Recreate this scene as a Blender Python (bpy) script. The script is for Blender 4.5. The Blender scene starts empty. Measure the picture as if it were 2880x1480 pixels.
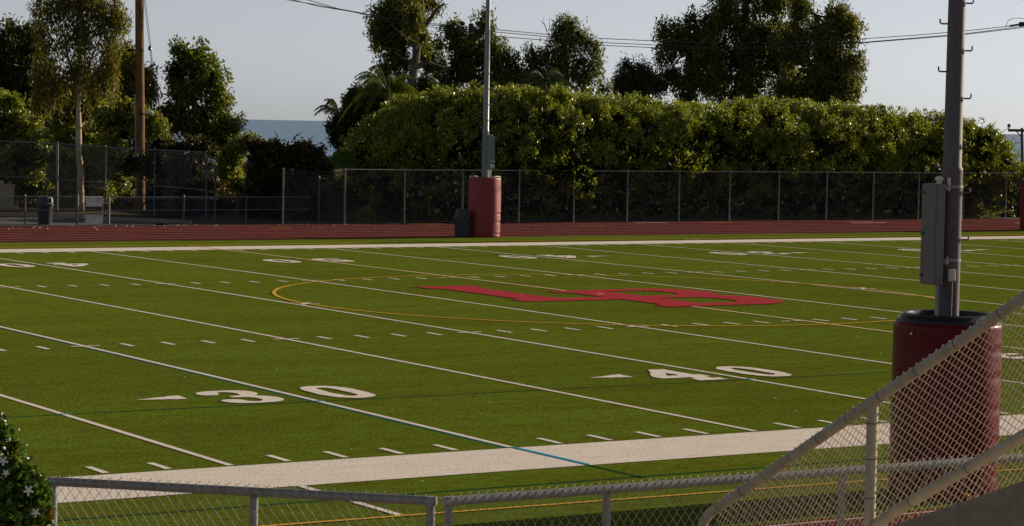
import bpy, bmesh, math, random
import numpy as np
from mathutils import Vector, Matrix

random.seed(7)
RNG = np.random.default_rng(11)
scene = bpy.context.scene
COL = scene.collection
R = math.radians
SUN_EL = 17.0
EXPOSURE = 0.35

# ------------------------------------------------------------------ camera solution (field coordinates, metres)
CAM = np.array([7.9354, -30.5586, 4.8735])
YAW, PITCH, ROLL, FPX = 0.565626, -0.0588323, 0.0190677, 6948.13
_f = np.array([math.sin(YAW) * math.cos(PITCH), math.cos(YAW) * math.cos(PITCH), math.sin(PITCH)])
_r0 = np.array([math.cos(YAW), -math.sin(YAW), 0.0])
_u0 = np.cross(_r0, _f)
CR = math.cos(ROLL) * _r0 + math.sin(ROLL) * _u0
CU = -math.sin(ROLL) * _r0 + math.cos(ROLL) * _u0
CF = _f
S = 2880 / 2576.0


def ray(u, v):
    return CF + CR * ((u - 1440) / FPX) + CU * ((740 - v) / FPX)


def at(u, v, d):            # point seen at (u, v) of the 2880-wide photo, d metres along the view axis
    return CAM + ray(u, v) * d


def atd(u, v, d):           # the same for the 2576-wide working picture
    return at(u * S, v * S, d)


def on_y(u, v, y):
    q = ray(u, v)
    return CAM + q * ((y - CAM[1]) / q[1])


def on_x(u, v, x):
    q = ray(u, v)
    return CAM + q * ((x - CAM[0]) / q[0])


def on_z(u, v, z=0.0):
    q = ray(u, v)
    return CAM + q * ((z - CAM[2]) / q[2])


YD = 0.9144
FW = 53.333 * YD            # field width


def crown_z(y):
    t = 2 * y / FW - 1
    return max(0.0, 0.0732 * (1 - t * t))


def ground_z(x, y):
    t = min(1.0, max(0.0, (y - 102) / 150.0))
    t = t * t * (3 - 2 * t)

    def ss(a, b, q):
        q = min(1.0, max(0.0, (q - a) / (b - a))); return q * q * (3 - 2 * q)
    w = ss(57, 63, x)
    bank = 2.0 * (w * ss(70.5, 74, y) + (1 - w) * ss(86, 93, y))
    return -0.06 + bank - 50.0 * t


# ------------------------------------------------------------------ object helpers
def origin(o):
    v = Vector((0, 0, 0))
    while o is not None:
        v = v + Vector(o.location)
        o = o.parent
    return v


def tag(o, label=None, cat=None, group=None, kind=None):
    if label: o['label'] = label
    if cat: o['category'] = cat
    if group: o['group'] = group
    if kind: o['kind'] = kind
    return o


def thing(name, loc, label, cat, group=None):
    o = bpy.data.objects.new(name, None)
    o.empty_display_size = 0.3
    o.location = tuple(float(c) for c in loc)
    COL.objects.link(o)
    return tag(o, label, cat, group)


def link(name, me, mat, parent=None, loc=None):
    o = bpy.data.objects.new(name, me)
    COL.objects.link(o)
    if mat is not None:
        me.materials.clear()
        for m in (mat if isinstance(mat, (list, tuple)) else [mat]):
            me.materials.append(m)
    if parent is not None:
        o.parent = parent
    if loc is not None:
        o.location = tuple(float(c) for c in loc)
    return o


class MB:
    """collects shapes in world coordinates; build() links them as ONE mesh object"""
    def __init__(self):
        self.v, self.f, self.mi = [], [], []

    def add(self, vs, fs, mi=0):
        b = len(self.v)
        self.v += [tuple(float(c) for c in p) for p in vs]
        self.f += [tuple(i + b for i in f) for f in fs]
        self.mi += [mi] * len(fs)

    def box(self, lo, hi, mi=0, rz=0.0, bev=0.0):
        x0, y0, z0 = lo; x1, y1, z1 = hi
        if bev > 0:
            bm = bmesh.new()
            bmesh.ops.create_cube(bm, size=1)
            for w in bm.verts:
                w.co = Vector(((x0 + x1) / 2 + w.co.x * (x1 - x0), (y0 + y1) / 2 + w.co.y * (y1 - y0), (z0 + z1) / 2 + w.co.z * (z1 - z0)))
            bmesh.ops.bevel(bm, geom=bm.edges[:], offset=bev, segments=2, affect='EDGES', profile=0.5)
            vs = [w.co.copy() for w in bm.verts]
            for i, w in enumerate(bm.verts): w.index = i
            fs = [tuple(w.index for w in f.verts) for f in bm.faces]
            bm.free()
        else:
            vs = [Vector(p) for p in ((x0, y0, z0), (x1, y0, z0), (x1, y1, z0), (x0, y1, z0), (x0, y0, z1), (x1, y0, z1), (x1, y1, z1), (x0, y1, z1))]
            fs = [(0, 3, 2, 1), (4, 5, 6, 7), (0, 1, 5, 4), (1, 2, 6, 5), (2, 3, 7, 6), (3, 0, 4, 7)]
        if rz:
            c = Vector(((x0 + x1) / 2, (y0 + y1) / 2, 0)); M = Matrix.Rotation(rz, 3, 'Z')
            vs = [M @ (p - c) + c for p in vs]
        self.add(vs, fs, mi)

    def tube(self, pts, r, n=8, caps=True, mi=0):
        pts = [Vector([float(c) for c in p]) for p in pts]
        m = len(pts)
        rr = list(r) if hasattr(r, '__len__') else [r] * m
        vs, fs = [], []
        ref = None
        for i, p in enumerate(pts):
            d = (pts[min(i + 1, m - 1)] - pts[max(i - 1, 0)]).normalized()
            if ref is None:
                ref = Vector((0, 0, 1)) if abs(d.z) < 0.9 else Vector((1, 0, 0))
            a = ref - d * ref.dot(d)
            if a.length < 1e-4:
                a = Vector((0, 1, 0)) - d * d.y
            a.normalize(); ref = a
            b = d.cross(a)
            for k in range(n):
                t = 2 * math.pi * k / n
                vs.append(p + (a * math.cos(t) + b * math.sin(t)) * rr[i])
        for i in range(m - 1):
            for k in range(n):
                k2 = (k + 1) % n
                fs.append((i * n + k, i * n + k2, (i + 1) * n + k2, (i + 1) * n + k))
        if caps:
            fs.append(tuple(reversed(range(n))))
            fs.append(tuple((m - 1) * n + k for k in range(n)))
        self.add(vs, fs, mi)

    def lathe(self, c, prof, n=32, fn=None, mi=0, capb=True, capt=True):
        vs, fs = [], []
        for i, (rad, z) in enumerate(prof):
            for k in range(n):
                t = 2 * math.pi * k / n
                q = rad * (fn(t, z) if fn else 1.0)
                vs.append((c[0] + q * math.cos(t), c[1] + q * math.sin(t), c[2] + z))
        m = len(prof)
        for i in range(m - 1):
            for k in range(n):
                k2 = (k + 1) % n
                fs.append((i * n + k, i * n + k2, (i + 1) * n + k2, (i + 1) * n + k))
        if capb: fs.append(tuple(reversed(range(n))))
        if capt: fs.append(tuple((m - 1) * n + k for k in range(n)))
        self.add(vs, fs, mi)

    def build(self, name, mat, parent=None, smooth=False, base=None):
        me = bpy.data.meshes.new(name)
        off = origin(parent) if parent is not None else (Vector(base) if base is not None else Vector((0, 0, 0)))
        me.from_pydata([(p[0] - off.x, p[1] - off.y, p[2] - off.z) for p in self.v], [], self.f)
        if any(self.mi):
            me.polygons.foreach_set('material_index', self.mi)
        if smooth:
            me.shade_smooth()
            try:
                me.set_sharp_from_angle(angle=R(40))
            except Exception:
                pass
        me.update()
        return link(name, me, mat, parent, base if parent is None else None)


# ------------------------------------------------------------------ materials
class N:
    def __init__(self, name):
        self.m = bpy.data.materials.new(name); self.m.use_nodes = True
        self.t = self.m.node_tree; self.t.nodes.clear()
        self.out = self.t.nodes.new('ShaderNodeOutputMaterial')

    def n(self, typ, **kw):
        nd = self.t.nodes.new(typ)
        for k, v in kw.items():
            if k in nd.inputs: nd.inputs[k].default_value = v
            else: setattr(nd, k, v)
        return nd

    def l(self, a, b): self.t.links.new(a, b)

    def coord(self, scale=(1, 1, 1), src='Object'):
        tc = self.n('ShaderNodeTexCoord'); mp = self.n('ShaderNodeMapping')
        mp.inputs['Scale'].default_value = scale
        self.l(tc.outputs[src], mp.inputs['Vector'])
        return mp.outputs['Vector']

    def noise(self, vec, scale, detail=3, rough=0.55, dist=0.0):
        nz = self.n('ShaderNodeTexNoise')
        nz.inputs['Scale'].default_value = scale; nz.inputs['Detail'].default_value = detail
        nz.inputs['Roughness'].default_value = rough; nz.inputs['Distortion'].default_value = dist
        self.l(vec, nz.inputs['Vector'])
        return nz.outputs['Fac']

    def ramp(self, fac, stops):
        rp = self.n('ShaderNodeValToRGB')
        e = rp.color_ramp.elements
        while len(e) < len(stops): e.new(0.5)
        for i, (p, c) in enumerate(stops):
            e[i].position = p; e[i].color = (*c, 1)
        self.l(fac, rp.inputs['Fac'])
        return rp.outputs['Color']

    def mix(self, fac, a, b, typ='MIX'):
        mx = self.n('ShaderNodeMix'); mx.data_type = 'RGBA'; mx.blend_type = typ
        for sock, val in ((mx.inputs[0], fac), (mx.inputs[6], a), (mx.inputs[7], b)):
            if hasattr(val, 'is_linked'): self.l(val, sock)
            elif isinstance(val, tuple): sock.default_value = (*val, 1)
            else: sock.default_value = val
        return mx.outputs[2]

    def bsdf(self, color, rough=0.6, spec=0.3, metal=0.0, bump=None, bstr=0.3, bdist=0.01):
        b = self.n('ShaderNodeBsdfPrincipled')
        if hasattr(color, 'is_linked'): self.l(color, b.inputs['Base Color'])
        else: b.inputs['Base Color'].default_value = (*color, 1)
        if hasattr(rough, 'is_linked'): self.l(rough, b.inputs['Roughness'])
        else: b.inputs['Roughness'].default_value = rough
        b.inputs['Specular IOR Level'].default_value = spec
        b.inputs['Metallic'].default_value = metal
        if bump is not None:
            bp = self.n('ShaderNodeBump'); bp.inputs['Strength'].default_value = bstr; bp.inputs['Distance'].default_value = bdist
            self.l(bump, bp.inputs['Height']); self.l(bp.outputs['Normal'], b.inputs['Normal'])
        return b

    def done(self, shader):
        self.l(shader.outputs[0], self.out.inputs['Surface']); return self.m


def simple(name, col, rough=0.6, spec=0.3, metal=0.0, var=0.15, scale=8.0, bstr=0.15, bdist=0.004, zs=1.0):
    k = N(name); vec = k.coord((1, 1, zs))
    f = k.noise(vec, scale, 5)
    lo = tuple(c * (1 - var) for c in col); hi = tuple(min(1, c * (1 + var)) for c in col)
    c = k.ramp(f, [(0.3, lo), (0.7, hi)])
    g = k.noise(vec, scale * 6, 3)
    return k.done(k.bsdf(c, rough, spec, metal, g, bstr, bdist))


def leaf_mat(name, dark, light, trans=0.35, rough=0.4, spec=0.4, dry=None, dry_amt=0.0, nscale=0.6):
    k = N(name)
    geo = k.n('ShaderNodeNewGeometry')
    rnd = geo.outputs['Random Per Island']
    c = k.ramp(rnd, [(0.0, dark), (0.75, light), (1.0, tuple(min(1, q * 1.25) for q in light))])
    vec = k.coord()
    nz = k.noise(vec, nscale, 2)
    sh = k.ramp(nz, [(0.35, (0.72, 0.76, 0.72)), (0.65, (1.18, 1.12, 1.0))])
    c = k.mix(1.0, c, sh, 'MULTIPLY')
    if dry:
        wn = k.n('ShaderNodeTexWhiteNoise'); wn.noise_dimensions = '1D'
        k.l(rnd, wn.inputs['W'])
        nz2 = k.noise(vec, nscale * 1.4, 2)
        ad = k.n('ShaderNodeMath'); ad.operation = 'MULTIPLY'; k.l(wn.outputs['Value'], ad.inputs[0]); k.l(nz2, ad.inputs[1])
        st = k.n('ShaderNodeMath'); st.operation = 'GREATER_THAN'; k.l(ad.outputs[0], st.inputs[0]); st.inputs[1].default_value = 0.62 - dry_amt
        c = k.mix(st.outputs[0], c, dry)
    b = k.bsdf(c, rough, spec)
    tr = k.n('ShaderNodeBsdfTranslucent')
    tc = k.mix(1.0, c, (1.5, 1.45, 0.55), 'MULTIPLY')
    k.l(tc, tr.inputs['Color'])
    mx = k.n('ShaderNodeMixShader'); mx.inputs[0].default_value = trans
    k.l(b.outputs[0], mx.inputs[1]); k.l(tr.outputs[0], mx.inputs[2])
    return k.done(mx)


M = {}


def turf_material():
    k = N('turf'); v1 = k.coord((26, 8, 1)); v2 = k.coord((0.22, 0.9, 1)); v3 = k.coord((0.05, 0.12, 1)); v4 = k.coord((3.0, 3.0, 1))
    fine = k.noise(v1, 1.0, 4, 0.7)
    c = k.ramp(fine, [(0.30, (0.022, 0.040, 0.0040)), (0.5, (0.060, 0.092, 0.0088)), (0.70, (0.112, 0.152, 0.020))])
    strk = k.noise(v2, 1.0, 5, 0.62)
    br = k.ramp(strk, [(0.36, (0.95, 0.74, 0.72)), (0.54, (1.0, 1.0, 1.0)), (0.70, (1.05, 1.16, 1.0))])
    c = k.mix(1.0, c, br, 'MULTIPLY')
    big = k.noise(v3, 1.0, 3)
    bb = k.ramp(big, [(0.35, (0.92, 0.90, 0.92)), (0.65, (1.07, 1.08, 1.0))])
    c = k.mix(1.0, c, bb, 'MULTIPLY')
    pa = k.noise(v4, 1.0, 3)
    pb = k.ramp(pa, [(0.36, (0.86, 0.70, 0.7)), (0.5, (1, 1, 1)), (0.66, (1.04, 1.14, 1.0))])
    c = k.mix(0.9, c, pb, 'MULTIPLY')
    sx = k.n('ShaderNodeSeparateXYZ'); tcx = k.n('ShaderNodeTexCoord'); k.l(tcx.outputs['Object'], sx.inputs[0])
    ml = k.n('ShaderNodeMath'); ml.operation = 'MULTIPLY'; k.l(sx.outputs['X'], ml.inputs[0]); ml.inputs[1].default_value = math.pi / 4.572
    sn = k.n('ShaderNodeMath'); sn.operation = 'SINE'; k.l(ml.outputs[0], sn.inputs[0])
    m2 = k.n('ShaderNodeMath'); m2.operation = 'MULTIPLY_ADD'; k.l(sn.outputs[0], m2.inputs[0]); m2.inputs[1].default_value = 2.5; m2.inputs[2].default_value = 0.5; m2.use_clamp = True
    pan = k.ramp(m2.outputs[0], [(0.0, (0.955, 0.945, 0.94)), (1.0, (1.035, 1.045, 1.03))])   # brushed turf panels between the five yard lines
    c = k.mix(1.0, c, pan, 'MULTIPLY')
    spk = k.noise(k.coord((60, 22, 1)), 1.0, 1)
    sp = k.ramp(spk, [(0.755, (0, 0, 0)), (0.79, (1, 1, 1))])
    c = k.mix(sp, c, (0.42, 0.40, 0.22))
    b = k.bsdf(c, 0.95, 0.0, 0, fine, 0.7, 0.03)
    b.inputs['Sheen Weight'].default_value = 0.075; b.inputs['Sheen Tint'].default_value = (0.7, 0.85, 0.12, 1)
    return k.done(b)


def paint_material(name, col, wear=0.5):
    k = N(name); v = k.coord((26, 11, 1)); v2 = k.coord((1.5, 3.2, 1))
    f = k.noise(v, 1.0, 4, 0.7); g = k.noise(v2, 1.0, 4, 0.6)
    c = k.ramp(f, [(0.25, tuple(q * 0.55 for q in col)), (0.5, tuple(q * 0.93 for q in col)), (0.75, col)])
    d = k.ramp(g, [(0.3, (0.88, 0.84, 0.80)), (0.6, (1, 1, 1))])
    c = k.mix(wear, c, d, 'MULTIPLY')
    spot = k.noise(k.coord((40, 16, 1)), 1.0, 2)
    s = k.ramp(spot, [(0.24, (1, 1, 1)), (0.31, (0, 0, 0))])
    c = k.mix(s, c, (0.16, 0.17, 0.06))
    return k.done(k.bsdf(c, 0.95, 0.0, 0, f, 0.5, 0.02))


def track_material():
    k = N('track'); v = k.coord((9, 30, 1)); v2 = k.coord((0.12, 0.9, 1))
    f = k.noise(v, 1.0, 4, 0.7); g = k.noise(v2, 1.0, 4, 0.6)
    c = k.ramp(f, [(0.3, (0.080, 0.015, 0.016)), (0.7, (0.128, 0.026, 0.027))])
    d = k.ramp(g, [(0.35, (0.78, 0.78, 0.80)), (0.62, (1.06, 1.04, 1.04))])
    c = k.mix(0.8, c, d, 'MULTIPLY')
    return k.done(k.bsdf(c, 0.95, 0.0, 0, f, 0.4, 0.006))


def galv_material(name, col, rough=0.45, rust=0.0, metal=0.35):
    k = N(name); v = k.coord((1, 1, 0.4)); 
    f = k.noise(v, 14, 5); g = k.noise(k.coord((1, 1, 1)), 3.0, 5, 0.65)
    c = k.ramp(f, [(0.3, tuple(q * 0.82 for q in col)), (0.7, tuple(min(1, q * 1.12) for q in col))])
    if rust > 0:
        s = k.ramp(g, [(0.62 - rust * 0.1, (0, 0, 0)), (0.78 - rust * 0.1, (1, 1, 1))])
        c = k.mix(s, c, (0.16, 0.075, 0.03))
    return k.done(k.bsdf(c, rough, 0.4, metal, f, 0.12, 0.002))


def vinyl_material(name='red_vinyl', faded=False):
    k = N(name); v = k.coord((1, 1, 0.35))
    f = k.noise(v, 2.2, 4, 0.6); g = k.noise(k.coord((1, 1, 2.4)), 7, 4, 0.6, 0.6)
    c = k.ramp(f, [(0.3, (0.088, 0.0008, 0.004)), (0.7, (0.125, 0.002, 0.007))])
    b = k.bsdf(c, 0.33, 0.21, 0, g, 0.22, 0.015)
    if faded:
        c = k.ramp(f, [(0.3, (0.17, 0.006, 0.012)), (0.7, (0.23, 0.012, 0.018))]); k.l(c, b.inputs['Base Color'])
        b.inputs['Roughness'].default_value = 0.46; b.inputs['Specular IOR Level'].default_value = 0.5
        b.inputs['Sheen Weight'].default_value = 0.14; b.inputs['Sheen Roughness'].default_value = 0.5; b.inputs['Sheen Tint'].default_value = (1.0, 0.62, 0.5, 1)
    return k.done(b)


def wood_pole_material():
    k = N('weathered_wood'); v = k.coord((14, 14, 0.5)); v2 = k.coord((5, 5, 1.1))
    f = k.noise(v, 1.0, 6, 0.7); g = k.noise(v2, 1.0, 4)
    c = k.ramp(f, [(0.3, (0.07, 0.038, 0.017)), (0.55, (0.17, 0.10, 0.045)), (0.75, (0.26, 0.16, 0.08))])
    d = k.ramp(g, [(0.36, (0.45, 0.42, 0.4)), (0.46, (1, 1, 1))])
    c = k.mix(0.8, c, d, 'MULTIPLY')
    return k.done(k.bsdf(c, 0.85, 0.2, 0, f, 0.6, 0.02))


def concrete_material(name, col):
    k = N(name); v = k.coord()
    f = k.noise(v, 2.2, 6, 0.65); g = k.noise(v, 40, 4, 0.7)
    c = k.ramp(f, [(0.3, tuple(q * 0.75 for q in col)), (0.7, tuple(q * 1.12 for q in col))])
    e = k.ramp(g, [(0.3, (0.62, 0.6, 0.58)), (0.55, (1, 1, 1))])
    c = k.mix(0.75, c, e, 'MULTIPLY')
    return k.done(k.bsdf(c, 0.9, 0.2, 0, g, 0.5, 0.006))


def sea_material():
    k = N('sea_water'); v = k.coord((0.0008, 0.004, 1)); v2 = k.coord((0.006, 0.02, 1))
    f = k.noise(v, 1.0, 4); g = k.noise(v2, 1.0, 4)
    c = k.ramp(f, [(0.35, (0.14, 0.245, 0.41)), (0.65, (0.17, 0.28, 0.44))])
    return k.done(k.bsdf(c, 0.55, 0.25, 0, g, 0.15, 2.0))


def ground_material():
    k = N('dry_soil'); v = k.coord()
    f = k.noise(v, 0.7, 5); g = k.noise(v, 9, 4)
    c = k.ramp(f, [(0.35, (0.045, 0.040, 0.022)), (0.65, (0.085, 0.070, 0.042))])
    return k.done(k.bsdf(c, 0.95, 0.1, 0, g, 0.6, 0.05))


def bark_material(name, a, b, patch=None):
    k = N(name); v = k.coord((3, 3, 0.8))
    f = k.noise(v, 1.4, 5, 0.65); g = k.noise(v, 6, 4)
    c = k.ramp(f, [(0.36, a), (0.6, b)])
    if patch:
        p = k.noise(k.coord((2, 2, 0.5)), 0.9, 4)
        s = k.ramp(p, [(0.55, (0, 0, 0)), (0.62, (1, 1, 1))])
        c = k.mix(s, c, patch)
    return k.done(k.bsdf(c, 0.85, 0.2, 0, g, 0.5, 0.02))


M['turf'] = turf_material()
M['white_paint'] = paint_material('white_line_paint', (0.79, 0.735, 0.685), 0.7)
M['cream_paint'] = paint_material('cream_line_paint', (0.78, 0.62, 0.40))
M['yellow_paint'] = paint_material('yellow_line_paint', (0.66, 0.41, 0.07))
M['red_paint'] = paint_material('red_logo_paint', (0.42, 0.052, 0.070), 0.4)
M['teal_paint'] = paint_material('teal_line_paint', (0.020, 0.076, 0.030), 0.2)
M['edge_paint'] = paint_material('blue_green_line_paint', (0.022, 0.15, 0.17), 0.2)
M['blue_paint'] = paint_material('blue_line_paint', (0.03, 0.36, 0.58), 0.3)
M['track'] = track_material()
M['track_paint'] = paint_material('track_line_paint', (0.62, 0.47, 0.44), 0.4)
M['track_yellow'] = paint_material('track_mark_paint', (0.46, 0.27, 0.10), 0.6)
M['galv'] = galv_material('galvanized_steel', (0.27, 0.28, 0.285), 0.4)
M['galv_shaded'] = galv_material('shaded_galvanized_steel', (0.135, 0.145, 0.17))  # darker copy of galv, shade over the left corner put into the colour
M['galv_old'] = galv_material('old_galvanized_pipe', (0.36, 0.335, 0.26), 0.6, 0.35, 0.15)
M['wire'] = galv_material('fence_wire', (0.33, 0.31, 0.28), 0.4, 0, 0.6)
M['wire_far'] = galv_material('far_fence_wire', (0.10, 0.11, 0.13), 0.5, 0, 0.5)
M['wire_old'] = galv_material('pale_fence_wire', (0.62, 0.54, 0.45), 0.5, 0, 0.4)
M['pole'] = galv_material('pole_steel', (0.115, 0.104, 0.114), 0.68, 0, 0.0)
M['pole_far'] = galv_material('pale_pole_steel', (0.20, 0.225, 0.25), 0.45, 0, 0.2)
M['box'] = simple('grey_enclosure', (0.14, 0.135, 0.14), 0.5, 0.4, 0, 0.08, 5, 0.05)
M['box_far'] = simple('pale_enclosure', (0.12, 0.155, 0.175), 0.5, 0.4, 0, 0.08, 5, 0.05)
M['dark_metal'] = simple('dark_steel', (0.07, 0.07, 0.075), 0.45, 0.5, 0.5, 0.2, 20, 0.1)
M['vinyl'] = vinyl_material()
M['vinyl_faded'] = vinyl_material('faded_red_vinyl', True)
M['black_vinyl'] = simple('black_vinyl', (0.011, 0.012, 0.015), 0.36, 0.28, 0, 0.3, 6, 0.5, 0.01)
M['black'] = simple('black_ink', (0.012, 0.013, 0.015), 0.6, 0.3)
M['white_plastic'] = simple('pale_plastic', (0.62, 0.57, 0.52), 0.45, 0.4, 0, 0.06)
M['sticker'] = simple('sticker_film', (0.62, 0.72, 0.72), 0.5, 0.4, 0, 0.04)
M['foam'] = simple('foam_edge', (0.62, 0.55, 0.45), 0.8, 0.2, 0, 0.2)
M['bin'] = simple('grey_blue_plastic', (0.030, 0.040, 0.058), 0.5, 0.4, 0, 0.15, 4, 0.1)
M['bin_flap'] = simple('pale_bin_flap', (0.50, 0.45, 0.36), 0.6, 0.3)
M['wood_pole'] = wood_pole_material()
M['concrete'] = concrete_material('concrete', (0.34, 0.28, 0.215))
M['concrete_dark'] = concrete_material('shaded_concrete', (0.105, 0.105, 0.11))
M['asphalt'] = concrete_material('asphalt', (0.055, 0.055, 0.06))
M['utility'] = simple('beige_cabinet', (0.30, 0.27, 0.21), 0.7, 0.3, 0, 0.12)
M['white_board'] = simple('worn_white_board', (0.50, 0.48, 0.47), 0.7, 0.3, 0, 0.35, 3.0)
M['sea'] = sea_material()
M['ground'] = ground_material()
M['bark_pale'] = bark_material('pale_bark', (0.26, 0.17, 0.11), (0.46, 0.38, 0.27), (0.15, 0.08, 0.05))
M['bark_dark'] = bark_material('dark_bark', (0.05, 0.038, 0.028), (0.12, 0.09, 0.065))
M['bark_grey'] = bark_material('grey_bark', (0.055, 0.05, 0.042), (0.115, 0.105, 0.09), (0.16, 0.14, 0.11))
M['dry_leaf'] = simple('dry_leaf', (0.55, 0.27, 0.03), 0.7, 0.2, 0, 0.25, 30)
M['litter'] = simple('pale_litter', (0.75, 0.70, 0.62), 0.8, 0.2, 0, 0.2, 30)
M['petal'] = simple('white_petal', (0.80, 0.80, 0.74), 0.6, 0.3, 0, 0.05, 30)
M['cable'] = simple('black_cable', (0.03, 0.032, 0.035), 0.5, 0.4)
M['insulator'] = simple('dark_insulator', (0.02, 0.018, 0.018), 0.35, 0.5)

M['lf_hedge'] = leaf_mat('hedge_leaf', (0.072, 0.112, 0.009), (0.250, 0.295, 0.030), 0.30, 0.38, 0.5)
M['lf_euc'] = leaf_mat('eucalyptus_leaf', (0.048, 0.064, 0.014), (0.150, 0.168, 0.042), 0.44, 0.5, 0.3, (0.16, 0.07, 0.02), 0.03)
M['lf_euc_brown'] = leaf_mat('drying_eucalyptus_leaf', (0.060, 0.066, 0.013), (0.165, 0.165, 0.036), 0.42, 0.5, 0.3, (0.24, 0.10, 0.02), 0.08)
M['lf_dark'] = leaf_mat('dark_leaf', (0.024, 0.036, 0.012), (0.070, 0.088, 0.026), 0.32, 0.5, 0.3)
M['lf_bright'] = leaf_mat('bright_leaf', (0.080, 0.112, 0.016), (0.225, 0.255, 0.048), 0.40, 0.4, 0.45, (0.22, 0.12, 0.03), 0.04)
M['lf_mid'] = leaf_mat('mid_leaf', (0.054, 0.082, 0.014), (0.150, 0.185, 0.030), 0.40, 0.42, 0.4)
M['lf_vine'] = leaf_mat('vine_leaf', (0.020, 0.026, 0.008), (0.058, 0.062, 0.015), 0.25, 0.5, 0.3, (0.20, 0.06, 0.02), 0.10)
M['lf_palm'] = leaf_mat('palm_frond', (0.040, 0.070, 0.010), (0.100, 0.140, 0.018), 0.40, 0.4, 0.4)
M['lf_palm_dark'] = leaf_mat('dark_palm_frond', (0.016, 0.034, 0.016), (0.040, 0.066, 0.028), 0.25, 0.45, 0.4)
M['lf_plum'] = leaf_mat('glossy_round_leaf', (0.042, 0.090, 0.016), (0.130, 0.210, 0.036), 0.22, 0.28, 0.6, (0.22, 0.07, 0.02), 0.06, 6.0)
M['lf_inner_shade'] = simple('inner_foliage', (0.012, 0.018, 0.006), 0.9, 0.05, 0, 0.4, 3)  # near-black leaves, the shade inside hedge and crowns put into their colour
M['lf_banana'] = leaf_mat('broad_leaf', (0.06, 0.14, 0.02), (0.11, 0.20, 0.03), 0.45, 0.4, 0.4)

# ------------------------------------------------------------------ world, sun, camera
world = bpy.data.worlds.new('World'); scene.world = world; world.use_nodes = True
wt = world.node_tree; wt.nodes.clear()
wo = wt.nodes.new('ShaderNodeOutputWorld'); wb = wt.nodes.new('ShaderNodeBackground')
sky = wt.nodes.new('ShaderNodeTexSky'); sky.sky_type = 'NISHITA'; sky.sun_disc = False
sky.sun_elevation = R(SUN_EL); sky.sun_rotation = R(90)
sky.altitude = 60; sky.air_density = 0.36; sky.dust_density = 0.45; sky.ozone_density = 1.6
wb.inputs['Strength'].default_value = 0.071
hs = wt.nodes.new('ShaderNodeHueSaturation'); hs.inputs['Saturation'].default_value = 0.26
wt.links.new(sky.outputs[0], hs.inputs['Color']); wt.links.new(hs.outputs[0], wb.inputs['Color']); wt.links.new(wb.outputs[0], wo.inputs['Surface'])

sl = bpy.data.lights.new('sun', 'SUN'); sl.energy = 5.0; sl.angle = R(0.5); sl.color = (1.0, 0.83, 0.62)
so = bpy.data.objects.new('sun', sl); COL.objects.link(so)
to_sun = Vector((math.cos(R(SUN_EL)), 0.0, math.sin(R(SUN_EL))))
so.rotation_euler = to_sun.to_track_quat('Z', 'Y').to_euler()
so.location = (80, 0, 60)

cd = bpy.data.cameras.new('camera'); co = bpy.data.objects.new('camera', cd); COL.objects.link(co)
cd.sensor_width = 36; cd.lens = FPX / 2880 * 36; cd.clip_start = 0.1; cd.clip_end = 60000
cd.dof.use_dof = True; cd.dof.focus_distance = 55; cd.dof.aperture_fstop = 22
mw = Matrix(((CR[0], CU[0], -CF[0], CAM[0]), (CR[1], CU[1], -CF[1], CAM[1]), (CR[2], CU[2], -CF[2], CAM[2]), (0, 0, 0, 1)))
co.matrix_world = mw
scene.camera = co
scene.view_settings.view_transform = 'Standard'; scene.view_settings.look = 'None'
scene.view_settings.exposure = EXPOSURE; scene.view_settings.gamma = 1
scene.cycles.max_bounces = 6; scene.cycles.transparent_max_bounces = 8

# ------------------------------------------------------------------ setting: ground, sea, turf, tracks
mb = MB()
xs = [-400, -200, -120, -80] + list(range(-60, 41, 20)) + list(range(44, 80, 2)) + list(range(80, 261, 20)) + [300, 400, 600]
ys = [-160, -100, -60, -40, -19.35, -7, 10, 40, 60] + list(range(68, 104, 2)) + list(range(106, 250, 10)) + [260, 300]
nx = len(xs)
mb.add([(x, y, ground_z(x, y)) for y in ys for x in xs],
       [(j * nx + i, j * nx + i + 1, (j + 1) * nx + i + 1, (j + 1) * nx + i) for j in range(len(ys) - 1) for i in range(nx - 1)])
tag(mb.build('ground', M['ground'], smooth=True), kind='structure')

mb = MB(); ring = 96
RS = 16500.0
mb.add([(0, 0, -42)] + [(RS * math.cos(2 * math.pi * k / ring), RS * math.sin(2 * math.pi * k / ring), -42) for k in range(ring)],
       [(0, 1 + k, 1 + (k + 1) % ring) for k in range(ring)])
tag(mb.build('sea', M['sea']), kind='structure')

X0, X1 = -70.0, 210.0
TURF0, TURF1 = -7.08, 54.75


def strip(y0, y1, x0=X0, x1=X1, off=0.0, dx=20.0):
    m = MB()
    ny = max(1, int(math.ceil((y1 - y0) / 1.5))); nxx = max(1, int(math.ceil((x1 - x0) / dx)))
    vs = []
    for j in range(ny + 1):
        y = y0 + (y1 - y0) * j / ny
        for i in range(nxx + 1):
            vs.append((x0 + (x1 - x0) * i / nxx, y, crown_z(y) + off))
    fs = [(j * (nxx + 1) + i, j * (nxx + 1) + i + 1, (j + 1) * (nxx + 1) + i + 1, (j + 1) * (nxx + 1) + i) for j in range(ny) for i in range(nxx)]
    m.add(vs, fs)
    return m


turf = tag(strip(TURF0, TURF1).build('turf', M['turf'], smooth=True), kind='structure')

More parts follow.
